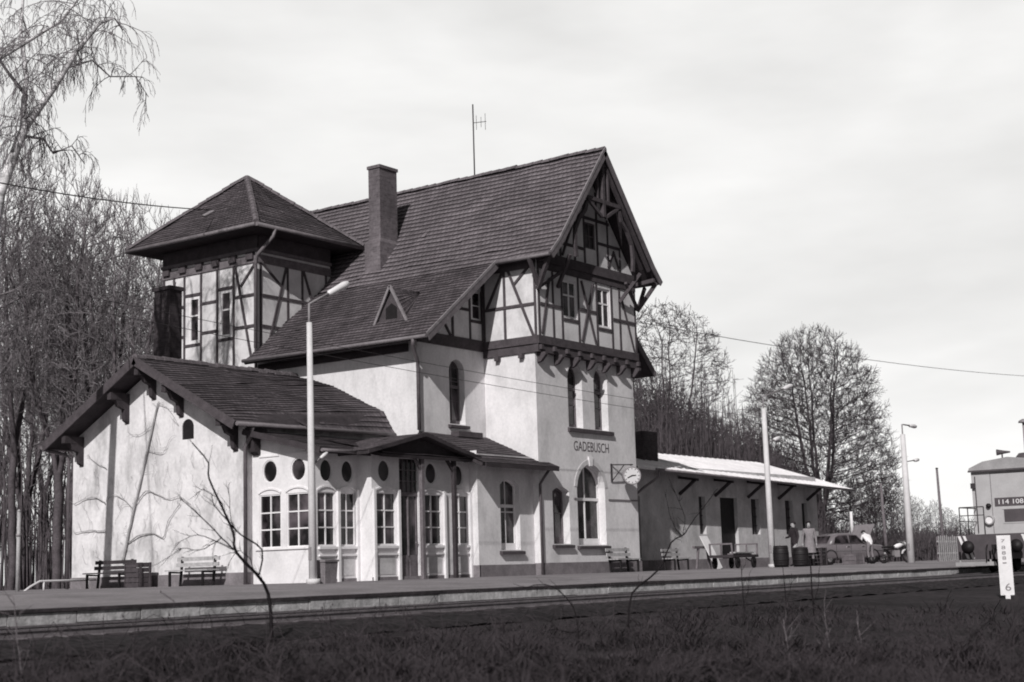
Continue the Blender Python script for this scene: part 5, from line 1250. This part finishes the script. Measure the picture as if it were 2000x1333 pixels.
w3 = colony(LW, 103, 18, loc_of(20, 53), GW, 6.0, 12.2, 2.7, 5.8, 1700, 6.0, dk=.5, bias=.6, tup=.9, leaders=2, twig='pale_twig', bark='bark', rexp=2.1)
for src, px, Y, s, rz in ((w1, 178, 51, 1.0, 70), (w2, 300, 56, 1.0, 20), (w3, -40, 49, 1.02, 200), (w3, 140, 60, 1.02, 90), (w1, 345, 62, .98, 160), (w2, 45, 62, 1.2, 220), (w3, 265, 66, 1.05, 310), (w2, 190, 74, 1.22, 255), (w1, 80, 78, 1.3, 45), (w2, -20, 80, 1.45, 75), (w3, 400, 70, 1.0, 10)):
    place(src, px, Y, s, rz)
# far mass of stems behind the near trunks
r = random.Random(77); mb = MB()
for i in range(430):
    px = r.uniform(-150, 420); Y = r.uniform(58, 100); b = at(px, 1120, Y); h = r.uniform(4, 11); x, y = b.x, Y
    mb.tube([(x, y, -.1), (x + r.uniform(-.4, .4), y, h * .5), (x + r.uniform(-.9, .9), y + r.uniform(-.5, .5), h)], [r.uniform(.04, .10), .04, .012], 4, 0, False)
    for k in range(4):
        z = h * r.uniform(.3, .9); mb.tube([(x, y, z), (x + r.uniform(-1.3, 1.3), y + r.uniform(-1, 1), z + r.uniform(.4, 1.6))], [.022, .01], 3, 0, False)
tag(mb.build('thicket', 'bark', None), 'dense mass of thin bare stems filling the wood at the left', 'thicket', None, 'stuff')
mb = MB()
for i in range(4200):
    px = r.uniform(1235, 2080); Y = r.uniform(42, 74); b = at(px, 1110, Y); f = max(.22, min(1, (1720 - px) / 260)); h = r.uniform(5.5, 12.5) * f; x, y = b.x, Y
    mb.tube([(x, y, -.1), (x + r.uniform(-.5, .5), y, h * .5), (x + r.uniform(-1.2, 1.2), y + r.uniform(-.5, .5), h)], [r.uniform(.03, .07), .035, .012], 3, 0, False)
    for k in range(5):
        z = h * r.uniform(.25, .9); mb.tube([(x, y, z), (x + r.uniform(-1.4, 1.4), y + r.uniform(-1, 1), z + r.uniform(.3, 1.5))], [.02, .01], 3, 0, False)
tag(mb.build('thicket', 'bark', None), 'dense mass of bare bushes behind the goods shed', 'thicket', None, 'stuff')
# trees behind the shed
colony('tall bare tree with an open flat-topped crown rising right behind the station gable', 205, 18.5, loc_of(1318, 52), None, 8.5, 13.6, 4.3, 4.7, 1400, 6.5, di=6, dk=.5, bias=.25, twigs=4, tl=.6, shell=1.0, leaders=4, tw=1.3, spread=.34, twig='deep_twig')
colony('big bare tree with a broad rounded crown behind the end of the goods shed', 303, 18.3, loc_of(1612, 47), None, 2.6, 8.9, 6.0, 8.6, 6500, 3.2, D=.4, di=5, dk=.42, bias=.45, twigs=4, tl=.62, shell=.5, leaders=5, tw=1.25, tup=.45, spread=.24, twig='deep_twig', egg=.16, rexp=2.2)
GS = 'trees of the wood behind the goods shed'; LS = 'bare tree in the dark wood behind the goods shed'
h1 = colony(LS, 401, 14, loc_of(1430, 58), GS, 2.6, 7.8, 2.7, 5.4, 1700, 2.6, dk=.48, bias=.5, tup=.6, leaders=3, tw=1.3, twig='deep_twig')
h2 = colony(LS, 402, 13, loc_of(1500, 60), GS, 1.8, 6.6, 3.1, 5.0, 1700, 1.8, dk=.48, bias=.45, tup=.6, leaders=3, tw=1.3, twig='deep_twig')
for src, px, Y, s, rz in ((h1, 1262, 56, 1.12, 40), (h2, 1290, 62, 1.15, 80), (h1, 1345, 58, 1.06, 200), (h2, 1385, 60, 1.08, 10), (h1, 1415, 66, 1.02, 120), (h2, 1460, 62, .92, 300), (h1, 1490, 56, .8, 210), (h2, 1535, 66, .9, 60), (h2, 1360, 70, 1.25, 250), (h1, 1310, 68, 1.25, 145), (h2, 1440, 74, 1.15, 190), (h1, 1560, 72, .95, 15), (h1, 1275, 70, 1.3, 75), (h2, 1330, 64, 1.2, 175), (h1, 1400, 74, 1.2, 260), (h2, 1255, 66, 1.3, 330), (h1, 1475, 70, 1.02, 5), (h2, 1515, 60, .85, 115)):
    place(src, px, Y, s, rz)
for src, px, Y, s, rz in ((h2, 1690, 58, .72, 120), (h1, 1745, 56, .62, 300), (h2, 1795, 58, .55, 210), (h1, 1835, 62, .5, 60), (h2, 1880, 66, .46, 20), (h1, 1935, 60, .52, 170), (h2, 1975, 64, .46, 90), (h1, 1770, 66, .62, 310), (h2, 1720, 64, .75, 150), (h1, 1860, 70, .5, 100), (h2, 1910, 74, .5, 45)):
    c = place(src, px, Y, s, rz); c['label'] = 'small bare tree beyond the shed near the last lamp post'; c['group'] = 'small trees near the last lamp post'
# ------------------------------------------------------------------ the leaning birch at the left edge
t = thing('birch_tree', 'leaning white-barked birch with hanging twigs at the top left corner', 'birch', (22.6, 33.6, G))
r = random.Random(61); out = []
def bp(x, y, dy=0): return at(x, y, 35.5 + dy)
b0 = V((23.0, 35.3, -.1))
stem = [b0, V((23.6, 35.4, 4.0)), V((24.5, 35.5, 8.0)), bp(0, 378), bp(32, 290), bp(48, 250), bp(105, 172), bp(150, 100), bp(196, 44), bp(224, 36), bp(240, 60)]
out.append((stem, [.24, .19, .165, .15, .135, .12, .10, .075, .05, .03, .02], 0))
up2 = [bp(45, 256), bp(47, 195), bp(52, 150, .6), bp(40, 60, 1.2), bp(50, -60, 1.8)]
out.append((up2, [.10, .085, .07, .05, .03], 1))
lf2 = [bp(-60, 160, -.8), bp(4, 112, -.4), bp(70, 72, .2), bp(118, 42, .5), bp(160, -10, .8)]; out.append((lf2, [.07, .06, .05, .04, .03], 1))
lf3 = [bp(52, 188), bp(20, 148, -.4), bp(-20, 90, -.8)]; out.append((lf3, [.06, .045, .03], 1))
rt3 = [bp(47, 266), bp(85, 272, .5), bp(104, 300, .6), bp(140, 285, .7), bp(165, 320, .8)]; out.append((rt3, [.045, .04, .03, .022, .014], 1))
rt4 = [bp(125, 135, .2), bp(180, 118, .5), bp(215, 150, .7), bp(265, 150, .9), bp(290, 190, 1.0)]; out.append((rt4, [.035, .03, .022, .018, .012], 1))
cw = dict(seg=[5, 7, 3], wan=[.22, .14, .18], up=[-.12, -.42, -.4], tap=[.6, .5, .5], nc=[5, 5], st=[.2, .1], ang=[(20, 70), (15, 50)], rat=[.9, .35], sh=[.2, .3], rr=[.7, .8], rmin=.0055)
for src, n, L in ((stem[4:], 46, 1.15), (up2, 30, 1.3), (lf2, 26, 1.1), (lf3, 10, 1.0), (rt3, 14, .8), (rt4, 14, .8)):
    for k in range(n):
        f = r.uniform(0, len(src) - 1.01); i = int(f); q = src[i].lerp(src[i + 1], f - i); d = (rv(r) + V((0, 0, .35))).normalized()
        branch(r, q, d, L * r.uniform(.6, 1.3), .016, 0, cw, out)
cA, cB = MB(), MB()
for pts, rr, lv in out:
    pts = [p - V((22.6, 33.6, G)) for p in pts]
    if rr[0] > .032: cA.tube(pts, rr, 8, 0, False)
    else: cB.tube(pts, rr, 4 if rr[0] > .015 else 3, 0, False)
cA.build('trunk', 'birch', t, local=True, whole=True); cB.build('crown', 'pale_twig', t, local=True, whole=True)
def climber(label, stems, seed):
    r = random.Random(seed); t = thing('climbing_plant', label, 'climbing plant', (31.0, stems[0][0][0][0], G)); mb = MB(); tw = MB()
    for pts, ra, rb in stems:
        P = [atx(x, y, 31.04) for x, y in pts]; S = []
        for i in range(len(P) - 1):
            for k in range(4):
                u = k / 4; p0 = P[max(0, i - 1)]; p1 = P[i]; p2 = P[i + 1]; p3 = P[min(len(P) - 1, i + 2)]
                q = .5 * ((2 * p1) + (-p0 + p2) * u + (2 * p0 - 5 * p1 + 4 * p2 - p3) * u * u + (-p0 + 3 * p1 - 3 * p2 + p3) * u ** 3); q.x += r.uniform(-.02, .01); S.append(q + V((0, r.uniform(-.012, .012), r.uniform(-.012, .012))))
        S.append(P[-1]); m = len(S); mb.tube(S, [ra + (rb - ra) * i / (m - 1) for i in range(m)], 6)
        for i in range(2, m, 2):
            a = r.uniform(0, 2 * PI); L = r.uniform(.12, .5); e = S[i] + V((r.uniform(-.05, .02), math.cos(a) * L, math.sin(a) * L)); tw.tube([S[i], S[i].lerp(e, .5) + V((-.02, r.uniform(-.05, .05), r.uniform(-.05, .05))), e], [.007, .005, .003], 4, 0, False)
    for k in range(90):
        y, z = r.uniform(33.2, 39.6), r.uniform(.5, 4.6)
        if z > 4.6 - abs(y - 36) * .3: continue
        p = V((31.06, y, z)); q = p
        for j in range(r.randint(2, 4)):
            e = q + V((r.uniform(-.015, .015), r.uniform(-.16, .16), r.uniform(-.05, .3))); e.x = min(31.07, max(31.0, e.x)); tw.tube([q, e], [.004, .003], 3, 0, False); q = e
    t.location = (31.0, 37.4, G); mb.build('stem', 'climber', t, whole=True); tw.build('twig', 'climber', t, whole=True)
climber('thin leafless climber with crooked stems spread over the stained gable wall', [
    ([(240, 1098), (252, 1040), (268, 970), (288, 880), (302, 815), (310, 785)], .040, .022),
    ([(250, 1060), (275, 1045), (300, 1042), (318, 1050), (328, 1020), (340, 1000), (352, 985)], .020, .008),
    ([(262, 990), (285, 960), (312, 968), (330, 975), (352, 970), (372, 985)], .016, .006),
    ([(262, 995), (240, 975), (222, 968), (208, 980)], .014, .006), ([(205, 982), (185, 972), (165, 975), (146, 985)], .018, .01), ([(203, 1038), (175, 1036), (146, 1042)], .018, .01), ([(288, 880), (318, 885), (330, 860)], .01, .005), ([(208, 915), (188, 905), (172, 888)], .012, .006),
    ([(310, 790), (330, 800), (348, 830)], .01, .004), ([(300, 830), (270, 850), (250, 845)], .009, .004)], 71)
# ------------------------------------------------------------------ scrub in the foreground (stems surveyed from the photo, at their own depth)
def shrub(name, label, loc_px, Y, stems, seed, bark='dark_twig'):
    r = random.Random(seed); b = at(loc_px[0], loc_px[1], Y); base = V((b.x, Y, terr(Y) - .05)); t = thing(name, label, 'shrub', base)
    mb = MB(); tw = MB()
    for pts, ra, rb in stems:
        ra *= .78; rb *= .85; n = len(pts); P = []
        for i, p in enumerate(pts):
            q = base if p == 'base' else at(p[0], p[1], Y + (p[2] if len(p) > 2 else 0)); P.append(q - base)
        S = []
        for i in range(n - 1):
            for k in range(3):
                u = k / 3; p0 = P[max(0, i - 1)]; p1 = P[i]; p2 = P[i + 1]; p3 = P[min(n - 1, i + 2)]
                S.append(.5 * ((2 * p1) + (-p0 + p2) * u + (2 * p0 - 5 * p1 + 4 * p2 - p3) * u * u + (-p0 + 3 * p1 - 3 * p2 + p3) * u ** 3) + rv(r) * .006)
        S.append(P[-1]); m = len(S)
        mb.tube(S, [ra + (rb - ra) * i / (m - 1) for i in range(m)], 6)
        for k in range(int(m * .8)):
            i = r.randrange(1, m); d = ((S[i] - S[i - 1]).normalized() + rv(r) * .8).normalized(); L = r.uniform(.05, .34)
            tw.tube([S[i], S[i] + d * L * .5 + rv(r) * .015, S[i] + d * L + rv(r) * .03], [.004, .003, .0015], 4)
    mb.build('stem', bark, t, local=True); tw.build('twig', bark, t, local=True)
shrub('bare_shrub', 'dark bare shrub with forked stems in front of the drainpipe of the side wing', (530, 1230), 14.6,
      [(['base', (529, 1200), (515, 1140, .1), (462, 1080, .2), (455, 1040, .3), (438, 1000, .4), (408, 935, .5), (407, 905, .5), (375, 865, .6)], .034, .009),
       ([(505, 1127, .1), (512, 1075, 0), (470, 1045, -.1), (440, 1012, -.2), (420, 990, -.2), (413, 965, -.3)], .017, .006),
       ([(470, 1045, -.1), (452, 1020, -.1), (449, 980, -.1), (447, 948, -.2)], .008, .004),
       ([(458, 1075, .2), (432, 1050, .3), (392, 1010, .5), (365, 985, .6), (352, 975, .7)], .014, .006),
       ([(432, 1050, .3), (420, 1060, .4), (390, 1075, .6), (355, 1072, .8), (330, 1088, .9)], .010, .004),
       ([(456, 1075, .2), (400, 1048, .2), (372, 1048, .3), (345, 1062, .3)], .009, .004),
       ([(497, 1120, .1), (490, 1095, 0), (475, 1080, -.2), (462, 1078, -.2), (444, 1110, -.3), (437, 1138, -.3)], .008, .003),
       ([(438, 1000, .4), (430, 978, .4), (400, 958, .6), (388, 962, .7)], .009, .004)], 31)
shrub('bare_shrub', 'dark bare sapling forking in front of the shed bench', (1225, 1200), 12.0,
      [(['base', (1235, 1160), (1285, 1115, .1), (1310, 1060, .2), (1335, 1045, .3), (1348, 1025, .3), (1378, 985, .4), (1402, 955, .5)], .022, .006),
       ([(1330, 1045, .3), (1318, 1030, .3), (1308, 1005, .4), (1298, 960, .4)], .010, .004), ([(1334, 1045, .3), (1337, 1010, .2), (1320, 965, .2), (1305, 930, .2)], .007, .003)], 32)
shrub('bare_shrub', 'dark arching bramble stem in front of the platform edge', (1130, 1240), 11.2,
      [(['base', (1128, 1225), (1118, 1185, .1), (1085, 1150, .2), (1050, 1142, .3), (1025, 1150, .4)], .014, .005), ([(1130, 1235), (1100, 1233, .1), (1080, 1226, .2)], .01, .004)], 33)
for i, (x, yt, w, lb) in enumerate(((1450, 1105, .012, 'thin dark sapling stem in front of the baggage trolley'), (1585, 1095, .022, 'stout dark stem in front of the car'), (1532, 1110, .010, 'thin dark stem in front of the person in the pale coat'))):
    shrub('bare_shrub', lb, (x + 5, 1240), 11.5, [(['base', (x + 4, 1190), (x, (yt + 1190) / 2, .05), (x - 3, yt, .1)], w, w * .6), ([(x + 3, 1180), (x + 12, 1150, .1), (x + 14, 1120, .2)], w * .5, .004)], 40 + i)
for i, (x, yt, Y, lb) in enumerate(((1615, 1195, 8.2, 'pale dry stalk rising from the grass, leftmost of the pair left of the number board'), (1680, 1215, 7.6, 'pale dry stalk in the grass, right one of the pair left of the number board'), (1535, 1210, 8.0, 'grey dry stalk rising from the grass below the pale-coated person'), (30, 1165, 13, 'pale bent stalk at the far left below the handrail'))):
    shrub('dry_stalk', lb, (x + 15, 1330), Y, [(['base', (x + 10, 1300), (x + 2, (yt + 1300) / 2, .05), (x - 5, yt, .1)], .009, .005), ([(x, (yt + 1290) / 2), (x + 10, yt + 30, .1)], .005, .003)], 50 + i, 'stalk')
# ================================================================== GRASS (uncountable)
r = random.Random(99); me_v = []; me_f = []
def blade(x, y, z, h, w, az, lean):
    dx, dy = math.cos(az), math.sin(az); sx, sy = -dy * w, dx * w; i = len(me_v); k = r.uniform(.3, .9)
    for t_, hh, ww in ((0, 0, 1), (.25, .62, .9), (.6, .98, .7)):
        px_, py_ = x + dx * lean * t_, y + dy * lean * t_
        me_v.append((px_ - sx * ww, py_ - sy * ww, z + h * hh)); me_v.append((px_ + sx * ww, py_ + sy * ww, z + h * hh))
    me_v.append((x + dx * lean, y + dy * lean, z + h * k))
    me_f.append((i, i + 1, i + 3, i + 2)); me_f.append((i + 2, i + 3, i + 5, i + 4)); me_f.append((i + 4, i + 5, i + 6))
from mathutils import noise
cnt = 0
while cnt < 120000:
    a = R(r.uniform(13, 60)); d = 6.0 * (1 / (1 - r.random() * .9)) ** .72
    x, y = d * math.cos(a), d * math.sin(a)
    if y > 15.2 + 1.2 * noise.noise(V((x * .6, 1.5, 2))) or d > 60: continue
    nz = noise.noise(V((x * .45, y * .45, 0))); n2 = noise.noise(V((x * 1.7, y * 1.7, 3))); n3 = noise.noise(V((x * .22 + 9, y * .3, 7)))
    if (n2 < -.15 and r.random() < .85) or (n3 < -.1 and r.random() < .75): continue
    fade = min(1, max(.4, (15.6 - y) / 3))
    h = max(.03, (.06 + .10 * nz + .05 * n2 + r.random() * .10) * fade)
    if r.random() < .010: h *= 2.6
    tus = noise.noise(V((x * 1.1 + 40, y * 1.1, 1)))
    if tus > .32: h *= 1 + (tus - .32) * 5
    # tufts share a lean, as wind and snow leave them
    az = 2.5 * noise.noise(V((x * .8, y * .8, 5))) * PI + r.uniform(-.9, .9)
    blade(x, y, terr(y) - .02, h, r.uniform(.0016, .0036) * (1 + d / 22), az, h * r.uniform(1.0, 3.4)); cnt += 1
me = bpy.data.meshes.new('grass'); me.from_pydata(me_v, [], me_f); me.materials.append(M['grass']); g = bpy.data.objects.new('grass', me); C.objects.link(g)
tag(g, 'rough dark dead grass covering the bank in the foreground', 'grass', None, 'stuff')
mb = MB()
for i in range(1500):
    a = R(r.uniform(13, 60)); d = 7 * (1 / (1 - r.random() * .85)) ** .7; x, y = d * math.cos(a), d * math.sin(a)
    if y > 14.6: continue
    p = V((x, y, terr(y))); h = r.uniform(.15, .55); e = V((r.uniform(-.9, .9), r.uniform(-.9, .9), 0)); c = p + V((0, 0, h)) + e * .5
    mb.tube([p, p + V((0, 0, h * .7)) + e * .2, c, p + V((0, 0, h * .6)) + e], [.005, .0045, .004, .002], 3, 0, False)
for i in range(130):                                  # dead weeds with side branches
    a = R(r.uniform(14, 58)); d = 7.5 * (1 / (1 - r.random() * .75)) ** .7; x, y = d * math.cos(a), d * math.sin(a)
    if y > 14: continue
    h = r.uniform(.3, .75); p = V((x, y, terr(y))); q = p + V((r.uniform(-.12, .12), r.uniform(-.12, .12), h)); mb.tube([p, p.lerp(q, .5) + rv(r) * .02, q], [.006, .005, .003], 4, 0, False)
    for k in range(r.randint(3, 8)):
        s_ = p.lerp(q, r.uniform(.35, 1)); e = s_ + V((r.uniform(-.14, .14), r.uniform(-.14, .14), r.uniform(.02, .16))); mb.tube([s_, e], [.003, .002], 3, 0, False)
        if r.random() < .6: mb.tube([e - V((0, 0, .01)), e + rv(r) * .012, e + V((0, 0, .025))], [.004, .011, .003], 4, 0, False)
tag(mb.build('undergrowth', 'scrub_twig', None), 'tangle of dead bramble and weed stems over the grass bank', 'undergrowth', None, 'stuff')
# ================================================================== SKY, SUN, CAMERA
sc = bpy.context.scene
SUN = V((-.767, -.301, .568)).normalized()
el = math.asin(SUN.z); az = math.atan2(SUN.x, SUN.y)
w = bpy.data.worlds.new('World'); sc.world = w; w.use_nodes = True; nt = w.node_tree; nt.nodes.clear(); L = nt.links
out = N(nt, 'ShaderNodeOutputWorld'); sky = N(nt, 'ShaderNodeTexSky'); sky.sky_type = 'NISHITA'; sky.sun_disc = False; sky.sun_elevation = el; sky.sun_rotation = az; sky.air_density = 1.0; sky.dust_density = 1.0
bw = N(nt, 'ShaderNodeSeparateColor'); L.new(sky.outputs[0], bw.inputs[0])   # black-and-white film behind a red filter: blue sky reads dark
bg1 = N(nt, 'ShaderNodeBackground'); bg1.inputs[1].default_value = 0.05; L.new(bw.outputs[0], bg1.inputs[0])
tc = N(nt, 'ShaderNodeTexCoord')
mp = N(nt, 'ShaderNodeMapping'); mp.inputs['Scale'].default_value = (1.0, 1.0, 3.2); mp.inputs['Rotation'].default_value = (R(8), R(-10), 0); L.new(tc.outputs['Generated'], mp.inputs[0])
nz = N(nt, 'ShaderNodeTexNoise', Scale=1.9, Detail=3.5, Roughness=.48, Distortion=.9); L.new(mp.outputs[0], nz.inputs['Vector'])
cr = N(nt, 'ShaderNodeMapRange'); L.new(nz.outputs['Fac'], cr.inputs[0])
for i_, v_ in ((1, .32), (2, .68), (3, .79), (4, 1.02)): cr.inputs[i_].default_value = v_
n2_ = N(nt, 'ShaderNodeTexNoise', Scale=7.0, Detail=4.0, Roughness=.55); L.new(mp.outputs[0], n2_.inputs['Vector'])
c2_ = N(nt, 'ShaderNodeMapRange'); L.new(n2_.outputs['Fac'], c2_.inputs[0])
for i_, v_ in ((1, .3), (2, .7), (3, .94), (4, 1.05)): c2_.inputs[i_].default_value = v_
mm_ = N(nt, 'ShaderNodeMath', operation='MULTIPLY'); L.new(cr.outputs[0], mm_.inputs[0]); L.new(c2_.outputs[0], mm_.inputs[1])
comb = N(nt, 'ShaderNodeVectorMath', operation='SCALE'); comb.inputs[0].default_value = (1.0, .995, .985); L.new(mm_.outputs[0], comb.inputs['Scale'])
bg2 = N(nt, 'ShaderNodeBackground'); bg2.inputs[1].default_value = 1.0; L.new(comb.outputs[0], bg2.inputs[0])
dt = N(nt, 'ShaderNodeVectorMath', operation='DOT_PRODUCT'); dt.inputs[1].default_value = V((.80, .58, .16)).normalized(); L.new(tc.outputs['Generated'], dt.inputs[0])
mk = N(nt, 'ShaderNodeMapRange', interpolation_type='SMOOTHSTEP'); L.new(dt.outputs['Value'], mk.inputs[0]); mk.inputs[1].default_value = .64; mk.inputs[2].default_value = .88
mix = N(nt, 'ShaderNodeMixShader'); L.new(mk.outputs[0], mix.inputs[0]); L.new(bg1.outputs[0], mix.inputs[1]); L.new(bg2.outputs[0], mix.inputs[2]); L.new(mix.outputs[0], out.inputs[0])
sl = bpy.data.lights.new('sun', 'SUN'); sl.energy = 3.8; sl.angle = R(.5); sl.color = (1, .985, .97); so = bpy.data.objects.new('sun', sl); C.objects.link(so); so.rotation_euler = (-SUN).to_track_quat('-Z', 'Y').to_euler()
cam = bpy.data.cameras.new('camera'); co = bpy.data.objects.new('camera', cam); C.objects.link(co); cam.sensor_width = 36; cam.sensor_fit = 'HORIZONTAL'; cam.lens = FPX / 2000 * 36; cam.clip_end = 6000; cam.clip_start = .1
co.matrix_world = Matrix(((RT.x, UP.x, -FW.x, CAMP.x), (RT.y, UP.y, -FW.y, CAMP.y), (RT.z, UP.z, -FW.z, CAMP.z), (0, 0, 0, 1)))
sc.camera = co
cam.dof.use_dof = True; cam.dof.focus_distance = 50.0; cam.dof.aperture_fstop = 1.8
sc.view_settings.view_transform = 'Standard'; sc.view_settings.look = 'None'; sc.view_settings.exposure = 0.0; sc.view_settings.gamma = 1.0
sc.cycles.filter_width = 1.9
